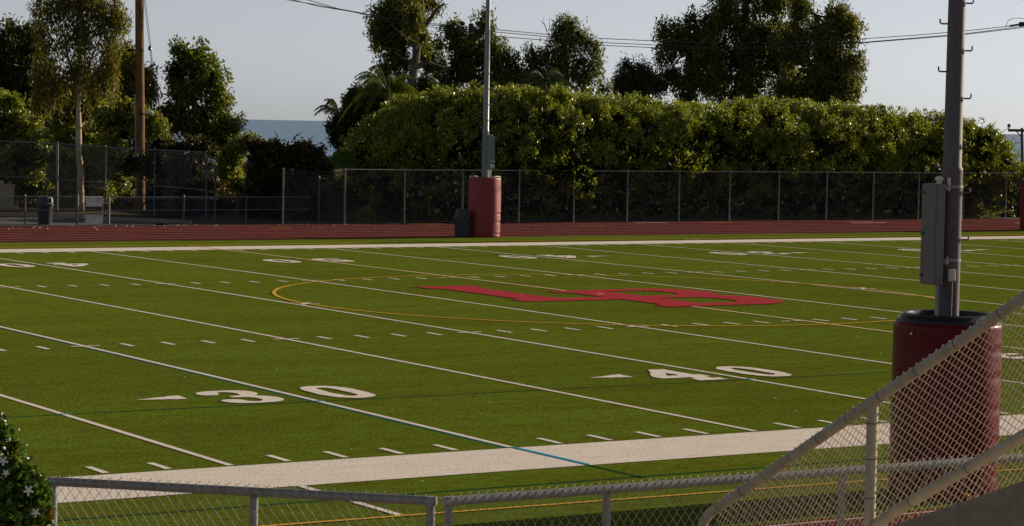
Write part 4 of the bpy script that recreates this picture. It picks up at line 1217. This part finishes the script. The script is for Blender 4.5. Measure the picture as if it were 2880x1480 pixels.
fb = []
for i in range(14):
    fb.append((4.75 + i * .63, 1)); fb.append((4.43 + i * .63, -1))
fb += [(3.75, -1)]
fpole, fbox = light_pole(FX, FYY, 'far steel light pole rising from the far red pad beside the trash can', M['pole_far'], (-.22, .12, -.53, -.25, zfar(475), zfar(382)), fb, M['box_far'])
zt, zbm = zfar(382), zfar(475)
m = MB(); m.box((FX - .21, FYY - .540, zbm + .02), (FX + .11, FYY - .531, zt - .02)); m.build('door', M['box_far'], fbox)
m = MB(); m.box((FX - .08, FYY - .545, zbm + .08), (FX + .105, FYY - .541, zbm + .33)); stk = m.build('warning_sticker', M['sticker'], fbox)
m = MB(); m.box((FX - .062, FYY - .549, zbm + .20), (FX + .088, FYY - .546, zbm + .312)); m.box((FX + .03, FYY - .549, zbm + .17), (FX + .088, FYY - .546, zbm + .198)); m.build('black_field', M['black'], stk)


def text_part(body, size, x, y, z, mat, parent, name='lettering'):
    cu = bpy.data.curves.new('lettering', 'FONT'); cu.body = body; cu.size = size; cu.extrude = .0008; cu.align_x = 'CENTER'
    ob = bpy.data.objects.new('lettering', cu); COL.objects.link(ob)
    dg = bpy.context.evaluated_depsgraph_get(); dg.update()
    me = bpy.data.meshes.new_from_object(ob.evaluated_get(dg)); bpy.data.objects.remove(ob)
    o = origin(parent)
    for v in me.vertices:
        vx, vy, vz = v.co
        v.co = (x + vx - o.x, y - vz - o.y, z + vy - o.z)
    return link(name, me, mat, parent)


text_part('WARNING', .030, FX + .013, FYY - .551, zbm + .255, M['sticker'], stk)
text_part('musco', .062, FX + .012, FYY - .5465, zbm + .108, M['black'], stk)
m = MB()
for z in (zt + .03, ): m.box((FX - .05, FYY - .25, z - .04), (FX + .05, FYY - .12, z + .02)); m.box((FX - .05, FYY - .5, z - .025), (FX + .02, FYY - .3, z + .03), bev=.01)
m.build('bracket', M['galv'], fpole)
m = MB(); m.tube([(FX - .06, FYY - .33, zbm), (FX - .06, FYY - .33, 1.9)], .045, 10); m.build('conduit', M['white_plastic'], fpole, smooth=True)
m = MB(); m.tube([(FX + .06, FYY - .33, zbm), (FX + .06, FYY - .33, 1.9)], .022, 8); m.build('conduit', M['white_plastic'], fpole, smooth=True)
TX, TY = 91.6, 55.1
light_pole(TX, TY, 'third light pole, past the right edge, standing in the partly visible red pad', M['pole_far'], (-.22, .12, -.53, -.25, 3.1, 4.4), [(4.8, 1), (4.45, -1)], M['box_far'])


def pad(px, py, label, h, r, rings, squash=1.0, top='black', lean=0.0, seed=0):
    t = thing('pole_pad', (px, py, 0), label, 'pole pad', 'red vinyl pads wrapped round the light poles')
    rs = np.random.RandomState(seed)
    ph = rs.uniform(0, 6.28, 12)

    def fn(th, z):
        w = 1 + .006 * math.sin(3 * th + ph[0]) + .005 * math.sin(7 * th + ph[1] + 2 * z)
        for zz in rings:
            s = math.exp(-((z - zz) / .05) ** 2)
            side = max(0.0, math.cos(th + .25)) ** 2
            w -= s * (.002 + .020 * side)
            w += math.exp(-((z - zz - .09) / .05) ** 2) * .010 * side
            w += s * side * .008 * math.sin(th * 26 + zz * 9)
        return w
    nz = 90
    prof = [(r * .97, 0.0), (r * .99, .02)] + [(r * (1 + .012 * math.sin(3.14 * i / nz)), .03 + (h - .07) * i / nz) for i in range(nz + 1)] + [(r * .985, h - .02), (r * .95, h)]
    m = MB(); m.lathe((px, py, 0), prof, 96, fn, capt=False)
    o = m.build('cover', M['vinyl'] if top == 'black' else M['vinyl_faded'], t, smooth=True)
    if top == 'black':
        m = MB(); m.lathe((px, py, 0), [(r * .945, h - .01), (r * .935, h + .03), (r * .88, h + .055), (r * .86, h + .09), (r * .80, h + .112), (r * .755, h + .105), (r * .74, h + .06), (r * .74, h - .6)], 72, lambda th, z: 1 + .008 * math.sin(5 * th + ph[2]) + .005 * math.sin(11 * th + ph[3]), capb=False, capt=False)
        m.build('top_rim', M['black_vinyl'], t, smooth=True)
        m = MB(); m.lathe((px, py, 0), [(r * .735, h - .60), (.15, h - .60)], 48, capb=False, capt=False); m.build('inner_floor', M['black_vinyl'], t)
    else:
        m = MB(); m.lathe((px, py, 0), [(r * .94, h - .004), (r * .6, h + .01), (.16, h + .015)], 48, capb=False, capt=False); m.build('top_rim', M['black_vinyl'], t, smooth=True)
        for a in (-.55, 2.7):
            m = MB(); c = np.array([px + math.cos(a) * r * .72, py + math.sin(a) * r * .72])
            m.box((c[0] - .2, c[1] - .07, h + .016), (c[0] + .2, c[1] + .07, h + .06), rz=.4, bev=.015); m.build('foam_fold', M['foam'], t)
    # laced seam on the sunny side
    m = MB()
    pts = [(px + r * 1.0 * math.cos(.38) * (1.012), py + r * 1.012 * math.sin(.38), z) for z in np.linspace(.05, h - .08, 24)]
    pts = [(p[0] + rs.normal(0, .008), p[1] + rs.normal(0, .008), p[2]) for p in pts]
    m.tube(pts, .016, 6); m.build('seam', M['black_vinyl'], t, smooth=True)
    for zz in rings:
        m = MB(); pp = [(px + (r * 1.0) * math.cos(th), py + (r * 1.0) * math.sin(th), zz + .02 * math.sin(th * 2)) for th in np.linspace(-.75, .38, 14)]
        m.tube(pp, .010, 5); m.build('strap', M['vinyl'], t, smooth=True)
    return t


pad(PX, PY, 'near red pad with black rolled rim round the near light pole, behind the handrail', 2.30, .705, (.30, .75, 1.18, 1.60, 1.95), seed=4)
m = MB(); sp = at(2552, 939, 32.1)
npd = [o for o in COL.objects if o.name.startswith('pole_pad')][0]
fv = sp - np.array([PX, PY, sp[2]]); fv[2] = 0; fv /= np.linalg.norm(fv); ps = np.array([PX, PY, sp[2]]) + fv * .722
m.box((ps[0] - .016, ps[1] - .004, ps[2] - .016), (ps[0] + .016, ps[1] + .004, ps[2] + .016), rz=math.atan2(fv[1], fv[0]) + math.pi / 2); m.build('patch', M['foam'], npd)
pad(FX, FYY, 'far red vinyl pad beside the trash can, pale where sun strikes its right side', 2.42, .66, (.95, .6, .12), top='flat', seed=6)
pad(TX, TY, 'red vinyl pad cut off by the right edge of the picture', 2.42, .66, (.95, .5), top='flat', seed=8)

# ------------------------------------------------------------------ utility poles, wires
D = 118.5
b = at(395, 560, D); b[2] = 0.0
tpole = at(391, -300, D)
t = thing('utility_pole', b, 'brown wooden utility pole at the left, cut off by the top of the picture', 'utility pole')
m = MB(); m.tube([b + (tpole - b) * s for s in np.linspace(0, 1, 10)], list(np.linspace(.235, .19, 10)), 18); m.build('shaft', M['wood_pole'], t, smooth=True)
m = MB(); m.tube([at(381.5, 388, D - .1), at(380.5, 272, D - .1)], .035, 8); m.tube([at(382, 388, D - .1), at(384, 560, D - .1)], .035, 8); m.build('conduit', M['pole_far'], t, smooth=True)
m = MB(); m.tube([at(406, 322, D), at(411, 316, D - .1), at(416, 315, D - .2)], .03, 8); lh = at(421, 318, D - .25)
arm = m.build('lamp_arm', M['white_plastic'], t, smooth=True)
m = MB(); m.tube([lh - np.array(CR) * .16 + np.array([0, 0, .05]), lh - np.array(CR) * .05 + np.array([0, 0, .03]), lh + np.array(CR) * .08, lh + np.array(CR) * .17 - np.array([0, 0, .03])], [.05, .10, .11, .05], 10); m.build('lamp_head', M['white_plastic'], arm, smooth=True)
for k, (pts) in enumerate(([(402, -30), (412, 60), (421, 133)], [(405, -30), (416, 60), (424, 130)])):
    w = thing('guy_wire', at(*pts[-1], D), 'thin guy wire beside the wooden pole, %s of the pair' % ('nearer the pole' if k == 0 else 'farther from the pole'), 'wire', 'guy wires of the wooden pole')
    m = MB(); pp = [at(u, v, D) for u, v in pts] + [at(424 + k * 3, 160, D), at(430 + k * 2, 200, D), at(452 + k * 2, 330, D), at(462, 400, D)]
    m.tube(pp, .014, 5); m.build('cable', M['cable'], w)
    if k == 0:
        m = MB(); m.tube([at(421, 129, D), at(421.5, 133, D), at(422, 139, D), at(421, 143, D)], [.04, .09, .10, .04], 8); m.build('strain_insulator', M['insulator'], w, smooth=True)

DW = 112.0
W1 = [(430, -30), (770, -1), (850, 22), (920, 35), (985, 46), (1060, 57), (1160, 67), (1250, 75), (1380, 87), (1510, 97), (1640, 103), (1800, 108), (1960, 107), (2060, 103), (2170, 98), (2300, 89), (2420, 79), (2540, 66)]
W2 = [(400, -55), (730, -2), (800, 16), (870, 27), (985, 47), (1060, 60), (1160, 72), (1250, 81), (1380, 93), (1510, 107), (1640, 113), (1800, 118), (1960, 116), (2060, 112), (2180, 106), (2300, 96), (2420, 86), (2580, 66), (2640, 58)]
W3 = [(400, -50), (730, 1), (800, 13), (900, 33), (985, 55), (1100, 70), (1250, 92), (1380, 102), (1510, 114), (1640, 120), (1800, 123), (1960, 120), (2060, 115), (2180, 107.5), (2300, 98), (2420, 88), (2580, 69), (2640, 62)]
for nm, ws in (('highest', W1), ('middle', W2), ('lowest', W3)):
    t = thing('power_line', atd(*ws[0], DW), '%s of the three thin power lines sagging across the sky' % nm, 'power line', 'power lines across the sky')
    m = MB(); m.tube([atd(u, v, DW) for u, v in ws], .017, 5, caps=False); m.build('cable', M['cable'], t)
    if nm == 'highest':
        a, e = atd(2541, 65.5, DW), atd(2561, 62.5, DW)
        m = MB()
        for i in range(9):
            p = a + (e - a) * i / 8; d_ = (e - a) / np.linalg.norm(e - a)
            m.tube([p - d_ * .045, p - d_ * .01, p + d_ * .045], [.018, .055, .018], 8)
        m.build('insulator_string', M['insulator'], t, smooth=True)
        m = MB(); m.tube([atd(u, v, DW) for u, v in ((2531, 67), (2533, 60), (2537, 51), (2550, 46), (2566, 46), (2600, 50))], .013, 5); m.build('jumper', M['cable'], t)
b = atd(2640, 600, DW); b[2] = 0
t = thing('utility_pole', b, 'utility pole with only its dark crossarm end showing at the top right', 'utility pole')
m = MB(); m.tube([b, atd(2625, 0, DW)], [.2, .16], 14); m.build('shaft', M['wood_pole'], t, smooth=True)
m = MB(); pa, pb = atd(2562, 61.5, DW), atd(2680, 61.0, DW); m.tube([pa, pa + (pb - pa) * .03, pb], [.06, .11, .11], 4); m.build('crossarm', M['insulator'], t)
# distant pole over the sea
D = 205
b = atd(2574, 470, D); b[2] = ground_z(b[0], b[1])
t = thing('utility_pole', b, 'small distant utility pole with a crossarm in front of the sea at the right edge', 'utility pole')
m = MB(); m.tube([b, atd(2571, 322, D)], [.16, .12], 8); m.build('shaft', M['dark_metal'], t, smooth=True)
m = MB(); pa, pb = atd(2536, 328, D), atd(2606, 329, D); m.tube([pa, pb], .11, 4); m.tube([atd(2556, 330, D), atd(2570, 345, D)], .05, 4); m.build('crossarm', M['dark_metal'], t)
m = MB(); m.lathe(atd(2538, 327, D), [(.05, 0), (.05, .2), (.14, .22), (.14, .45), (.05, .5)], 8); m.build('insulator', M['insulator'], t)
for k, pts in enumerate((((2537, 323), (2500, 343), (2440, 365)), ((2571, 357), (2540, 365), (2490, 368), (2440, 365)), ((2571, 395), (2530, 412), (2450, 440)), ((2571, 393), (2540, 415), (2440, 455)), ((2571, 400), (2550, 420), (2520, 440)))):
    t = thing('power_line', atd(*pts[0], D), ('thin wire running left from the tip of the distant crossarm', 'slack wire hanging level under the distant crossarm', 'upper of the wires slanting down from the distant pole', 'middle wire slanting down from the distant pole', 'lowest and steepest wire slanting down from the distant pole')[k], 'power line', 'wires of the distant pole')
    m = MB(); m.tube([atd(u, v, D) for u, v in pts], .022, 4); m.build('cable', M['cable'], t)

# ------------------------------------------------------------------ foreground: walkway, chain link fence, stair rail, cheek wall, bush
WZ = 1.80
m = MB()
m.box((-40, -60, -.05), (60, -19.75, WZ))
m.add([(12.0, -19.752, -.05), (12.0, -16.9, -.05), (14.6, -19.4, -.05), (60, -19.4, -.05), (60, -19.752, -.05), (12.0, -19.752, WZ - .001), (12.0, -16.9, WZ - .001), (14.6, -19.4, WZ - .001), (60, -19.4, WZ - .001), (60, -19.752, WZ - .001)],
      [(5, 9, 8, 7, 6), (1, 2, 7, 6)[::-1], (2, 3, 8, 7)[::-1], (0, 1, 6, 5)[::-1]])
tag(m.build('concrete_walkway', M['concrete']), kind='structure')

A0 = at(1237, 1385, 13); RZ = A0[2]
RAILZ = RZ - .024


def ff(u, v):
    p = on_z(u, v, RZ); return np.array([p[0], p[1], RAILZ])


def near_fence(label, a, b, posts, thick=.0225):
    t = thing('chain_link_fence', (a[0], a[1], WZ), label, 'fence')
    ax = (b - a); L = np.linalg.norm(ax); ax = ax / L
    m = MB(); m.tube([a - ax * .03, a + ax * (L * .5), b + ax * .03], .0245, 14); m.build('top_rail', M['galv'], t, smooth=True)
    for s in posts:
        p = a + ax * s
        m = MB(); m.lathe((p[0], p[1], 0), [(thick, WZ - .02), (thick, RAILZ + (.024 if s < .02 or s > L - .02 else -.02))], 14); m.build('post', M['galv'], t, smooth=True)
    w, h, r = .0545, .072, .0021
    nrm = np.cross(ax, (0, 0, 1))       # towards the camera side
    if nrm @ CF > 0: nrm = -nrm
    cols = int(L / (w / 2)); m = MB()
    ztop = RAILZ + .028
    for k in range(cols):
        pts = []; rows = int((ztop - WZ - .05) / (h / 2))
        for j in range(rows + 1):
            s = (k + ((j + k) % 2)) * w / 2
            zz = ztop - j * h / 2 - (0 if k % 2 == 0 else 0)
            jit = RNG.normal(0, .0012)
            pts.append(a + ax * (s + jit) + nrm * (.028 + r * (1.2 if (j + k) % 2 else -1.2)) + np.array([0, 0, zz - RAILZ + jit]))
        # the barbed top twist
        if k % 2 == 0:
            pts = [pts[0] + ax * (w * .28) + np.array([0, 0, .016]) - nrm * .01] + pts
        else:
            pts = [pts[0] - ax * (w * .10) + np.array([0, 0, .014]) - nrm * .004] + pts
        m.tube(pts, r, 4, caps=False)
    m.build('wire_mesh', M['wire'], t, smooth=True)
    return t


fa, fbp, fc, fd, fe = ff(150, 1342), ff(1212, 1396), ff(1262, 1397), ff(1713, 1365), ff(2370, 1314)
dirx = (fe - fc); dirx /= np.linalg.norm(dirx)
fend = fc + dirx * 6.5
dl = (fbp - fa); Ll = np.linalg.norm(dl)
near_fence('foreground grey chain link fence, left section slanting down to the corner gap', fa, fbp, [0.0, np.linalg.norm(ff(712, 1372) - fa), Ll])
near_fence('foreground grey chain link fence, right section running behind the handrail', fc, fend, [0.0, np.linalg.norm(fd - fc), np.linalg.norm(fe - fc), np.linalg.norm(fe - fc) + 1.66, 6.4])
m = MB()
t = thing('mesh_tie', fbp, 'strip of wire closing the corner gap between the two foreground fence sections', 'wire')
for j in range(14):
    z = RAILZ - .02 - j * .072
    g0, g1 = fbp + np.array([0, 0, z - RAILZ]), fc + np.array([0, 0, z - RAILZ])
    n_ = -np.array([CF[0], CF[1], 0]) * .03
    m.tube([g0 + n_, (g0 + g1) / 2 + n_ + np.array([0, 0, .045]), g1 + n_], .0021, 4); m.tube([g0 + n_, (g0 + g1) / 2 + n_ - np.array([0, 0, .03]), g1 + n_], .0021, 4)
m.build('wire', M['wire'], t)

# stair handrail, in the plane x = HX, climbing away from the field
P0 = at(1985, 1452, 12); HX = P0[0]
ht = on_x(2960, 783, HX); lb0 = on_x(2455, 1474, HX); lb1 = on_x(2960, 1178, HX)
up1 = on_x(2470, 1118, HX)
slope = (ht[2] - P0[2]) / (P0[1] - ht[1])
ext = 1.6
hr = thing('handrail', (HX, P0[1], WZ), 'weathered tan steel stair handrail with fine chain link infill at the right', 'handrail')
r = .0255
dn = np.array([0, -1, slope]); dn /= np.linalg.norm(dn)
top = [P0 + np.array([0, .035, -.45]), P0 + np.array([0, .03, -.07]), P0 + np.array([0, .012, -.022]), P0 + dn * .04, P0 + dn * .6, P0 + dn * 1.4, P0 + dn * 4.2]
m = MB(); m.tube(top, r, 14); tr = m.build('top_rail', M['galv_old'], hr, smooth=True)
pw = on_x(2448, 1118, HX)
zt_ = P0[2] + slope * (P0[1] - pw[1])
def post_at(y):
    m = MB(); z1 = P0[2] + slope * (P0[1] - y) - .01
    m.lathe((HX, y, 0), [(r, WZ - .02 + max(0, (P0[1] - y) * slope - .35)), (r, z1)], 14); m.build('post', M['galv_old'], hr, smooth=True)
yp = on_x(2450, 1300, HX)[1]
post_at(yp); post_at(yp - 2.1)
lsl = (lb1[2] - lb0[2]) / (lb0[1] - lb1[1])
m = MB(); m.tube([np.array([HX, yp - .01, lb0[2] - .02 + lsl * (lb0[1] - yp + .01)]), lb0 + np.array([0, -.15, .15 * lsl]), lb0 + np.array([0, -2.6, 2.6 * lsl])], r, 14); m.build('lower_rail', M['galv_old'], hr, smooth=True)
m = MB(); m.tube([np.array([HX, P0[1] + .03, P0[2] - .11]), np.array([HX, P0[1] - .08, P0[2] - .075])], r * .8, 10); m.build('stub', M['galv_old'], hr, smooth=True)
# weld rings
for s in (.13, .33, .53, .75, .97, 1.2, 1.45, 1.72, 2.0, 2.3):
    p = P0 + dn * s
    m = MB(); m.tube([p - dn * .002, p + dn * .002], r + .0012, 14); m.build('wire_tie', M['dark_metal'], hr, smooth=True)
for s in (.25, .60, .95, 1.3):
    p = lb0 + np.array([0, -s, s * lsl]); dd = np.array([0, -1, lsl]); dd /= np.linalg.norm(dd)
    m = MB(); m.tube([p - dd * .002, p + dd * .002], r + .0012, 14); m.build('wire_tie', M['dark_metal'], hr, smooth=True)
for v in (1190, 1290, 1400):
    p = on_x(2448, v, HX); m = MB(); m.tube([(HX, yp, p[2] - .002), (HX, yp, p[2] + .002)], r + .0012, 14); m.build('wire_tie', M['dark_metal'], hr, smooth=True)
# fine chain link sheared along the stair slope, on the field side of the pipes
w, h, rw = .041, .039, .0016
m = MB(); n = int(3.4 / (w / 2))
for k in range(n):
    s0 = .06 + k * w / 2
    pts = []
    for j in range(60):
        s = s0 + ((j + k) % 2) * w / 2
        z = P0[2] + slope * s + .034 - j * h / 2
        zbot = WZ + .02 + max(0.0, s * slope - .15)
        if z < zbot: break
        jit = RNG.normal(0, .0006)
        pts.append((HX + .027 + rw * (1.5 if (j + k) % 2 else -1.5), P0[1] - s + jit, z + jit))
    if len(pts) > 1:
        pp, rr = [(pts[0][0], pts[0][1] - .004, pts[0][2] + .012)], [rw]
        for i_, p_ in enumerate(pts):
            p_ = np.array(p_)
            if i_: pp.append(p_ + (np.array(pts[i_ - 1]) - p_) * .13); rr.append(rw)
            pp.append(p_); rr.append(rw * 2.3)
            if i_ < len(pts) - 1: pp.append(p_ + (np.array(pts[i_ + 1]) - p_) * .13); rr.append(rw)
        m.tube(pp, rr, 4, caps=False)
m.build('wire_mesh', M['wire_old'], hr, smooth=True)
m = MB()
for k in range(0, n, 2):
    s = .06 + k * w / 2
    p = np.array([HX + .027, P0[1] - s, P0[2] + slope * s + .046])
    m.tube([p + np.array([0, 0, -.006]), p, p + np.array([0, 0, .006])], [.0025, .0045, .002], 5)
tipo = m.build('wire_tips', M['wire_old'], hr, smooth=True)

# stairs and the sloping cheek wall
st = thing('stair', (HX - .9, P0[1] - .2, WZ), 'concrete stair flight climbing beside the handrail', 'stair')
m = MB()
for k in range(12):
    m.box((HX - 1.9, P0[1] - .5 - (k + 1) * .30, WZ - .01), (HX - .32, P0[1] - .5 - k * .30 - .001 * k, WZ + .06 + (k + 1) * .0))
m.v = []; m.f = []; m.mi = []
for k in range(10):
    m.box((HX - 1.9, P0[1] - 3.9, WZ + k * .17 + .001), (HX - .40, P0[1] - .75 - k * .31, WZ + (k + 1) * .17))
m.build('steps', M['concrete'], st)
ca, cb_ = on_x(2545, 1484, HX - .2), on_x(2890, 1368, HX - .2)
csl = (cb_[2] - ca[2]) / (ca[1] - cb_[1])
cw = thing('cheek_wall', (HX - .3, ca[1], WZ), 'rough concrete stair side wall in the bottom right corner, a leaf on it', 'wall')
ys_ = np.linspace(ca[1] + .9, ca[1] - 1.3, 16)
m = MB(); vs, fs = [], []
for y in ys_:
    z = ca[2] + csl * (ca[1] - y)
    for dx, dz in ((-.36, -.9), (-.36, -.015), (-.345, 0), (-.21, .002), (-.20, -.012), (-.20, -.9)):
        vs.append((HX + dx, y, max(z + dz, WZ - .05)))
nn = 6
for i in range(len(ys_) - 1):
    for k in range(nn - 1):
        fs.append((i * nn + k, i * nn + k + 1, (i + 1) * nn + k + 1, (i + 1) * nn + k))
fs.append(tuple(range(nn))); fs.append(tuple(reversed([(len(ys_) - 1) * nn + k for k in range(nn)])))
m.add(vs, fs); m.build('wall_body', M['concrete'], cw)
lf = on_x(2735, 1466, HX - .28); lz = ca[2] + csl * (ca[1] - lf[1]) + .006
lfp = np.array([HX - .28, lf[1], lz])
t = thing('dry_leaf', lfp, 'yellow orange dry leaf lying on the concrete stair side wall', 'leaf')
m = MB()
for a, l in ((.2, .075), (1.3, .06), (2.5, .05), (3.6, .045), (5.2, .055)):
    d_ = np.array([math.cos(a), math.sin(a), .35 if a in (1.3, 2.5) else .05]); s_ = np.array([-math.sin(a), math.cos(a), 0])
    m.add([lfp, lfp + d_ * l * .45 + s_ * .012 + np.array([0, 0, .008]), lfp + d_ * l, lfp + d_ * l * .45 - s_ * .012 + np.array([0, 0, .004])], [(0, 1, 2, 3)])
m.build('blade', M['dry_leaf'], t)

# flowering bush, bottom left
D = 11.6
bls = [lobe(*a, D) for a in ((-28, 1110, 50, 70), (10, 1155, 45, 60), (34, 1210, 55, 60), (62, 1250, 56, 60), (22, 1300, 90, 70), (-8, 1240, 70, 90), (74, 1310, 50, 60), (96, 1235, 26, 26))]
bb = atd(20, 1300, D); bb[2] = WZ
fbush = thing('flowering_bush', bb, 'glossy green bush with white star flowers in the bottom left corner', 'bush')


def oval_leaves(c, d, nrm, L, W):
    n = len(c); d = d / np.linalg.norm(d, axis=1)[:, None]
    s = np.cross(d, nrm); s /= np.linalg.norm(s, axis=1)[:, None] + 1e-9
    up = np.cross(s, d)
    L = L * RNG.uniform(.7, 1.2, (n, 1)); W = W * RNG.uniform(.8, 1.15, (n, 1)); f = .22
    rows = []
    for t_, w_ in ((0, .06), (.28, .42), (.62, .48), (.88, .26), (1.0, .02)):
        ce = c + d * L * t_ - up * L * .10 * t_ * t_
        rows.append((ce + s * W * w_ + up * W * w_ * f, ce, ce - s * W * w_ + up * W * w_ * f))
    V = np.stack([p for rw_ in rows for p in rw_], axis=1)
    return V


c_, d_, k_ = lobe_points(bls, 5200, .72, 1.03)
dirs = unit(5200) * .8 + d_ * .7 + np.array([0, 0, .35])
V = oval_leaves(c_, dirs, unit(5200) * .5 + d_ * .4 + np.array([0, 0, .8]), .040, .030)
n = len(V); off = np.array(origin(fbush))
base_f = []
for i in range(4):
    base_f += [(i * 3, i * 3 + 1, i * 3 + 4, i * 3 + 3), (i * 3 + 1, i * 3 + 2, i * 3 + 5, i * 3 + 4)]
base_f = np.array(base_f)
me = bpy.data.meshes.new('foliage')
me.from_pydata((V - off).reshape(-1, 3).tolist(), [], (base_f[None] + (np.arange(n) * 15)[:, None, None]).reshape(-1, 4).tolist())
me.shade_smooth()
link('foliage', me, M['lf_plum'], fbush)
quads_mesh('inner_foliage', core(bls, 900, .09, .06, .2, .8), M['lf_plum'], fbush)
m = MB()
for _ in range(14):
    i = RNG.integers(len(bls)); limb(m, bb + RNG.normal(0, .04, 3) * np.array([1, 1, 0]), bls[i][0] + RNG.normal(0, .05, 3), .014, .004)
m.build('stem', M['bark_dark'], fbush)


def flower(p, nrm, r_, open_=True):
    m = MB(); nrm = nrm / np.linalg.norm(nrm); a = np.cross(nrm, (0, 0, 1.0)); a /= np.linalg.norm(a); b = np.cross(nrm, a)
    if open_:
        for k in range(5):
            t_ = 2 * math.pi * k / 5 + .3; d = a * math.cos(t_) + b * math.sin(t_); s = -a * math.sin(t_) + b * math.cos(t_)
            m.add([p + s * r_ * .1, p + d * r_ * .55 + s * r_ * .26 + nrm * r_ * .12, p + d * r_ + s * r_ * .12 + nrm * .05 * r_, p + d * r_ * .95 - s * r_ * .15, p + d * r_ * .5 - s * r_ * .16 + nrm * r_ * .1, p - s * r_ * .1], [(0, 1, 2, 3, 4, 5)])
        m.tube([p - nrm * r_ * .8, p], [r_ * .08, r_ * .12], 6)
    else:
        m.tube([p - nrm * r_ * .6, p - nrm * r_ * .1, p + nrm * r_ * .35, p + nrm * r_ * .7], [r_ * .1, r_ * .22, r_ * .30, r_ * .05], 7)
    return m


for i, (u, v, s, o_) in enumerate(((8, 1160, .028, True), (47, 1082, .020, False), (24, 1106, .019, False), (11, 1128, .026, False), (68, 1120, .013, False), (70, 1153, .022, False), (84, 1184, .012, False), (72, 1234, .030, True), (102, 1196, .013, False), (90, 1290, .026, True), (100, 1352, .02, False), (15, 1190, .02, True), (66, 1143, .010, False))):
    p = atd(u, v, D - .42)
    nr = -CF + np.array([RNG.normal(0, .5), RNG.normal(0, .3), .35 + RNG.normal(0, .3)])
    flower(p, nr, s * .85, o_).build('flower', M['petal'], fbush)

# ------------------------------------------------------------------ scattered litter on track and turf
m = MB()
rs = np.random.RandomState(5)
for _ in range(120):
    x = 38 + rs.beta(1.4, 2.2) * 36; y = 66.1 - rs.exponential(1.0)
    if y < 57: continue
    s = rs.uniform(.02, .06); a = rs.uniform(0, 3.1)
    c, q = math.cos(a) * s, math.sin(a) * s
    m.add([(x - c, y - q, .004), (x + q * .6, y - c * .6, .01 + s * .5), (x + c, y + q, .006), (x - q * .6, y + c * .6, .01 + s * .6)], [(0, 1, 2, 3)])
for _ in range(150):
    x = rs.uniform(14, 75); y = rs.uniform(-3, 53); s = rs.uniform(.010, .028)
    z = crown_z(y) + .02
    m.add([(x - s, y, z), (x, y - s, z + s), (x + s, y, z), (x, y + s, z + s * .8)], [(0, 1, 2, 3)])
tag(m.build('litter', M['litter']), 'pale petals and leaf scraps scattered over the track and turf', 'litter', kind='stuff')
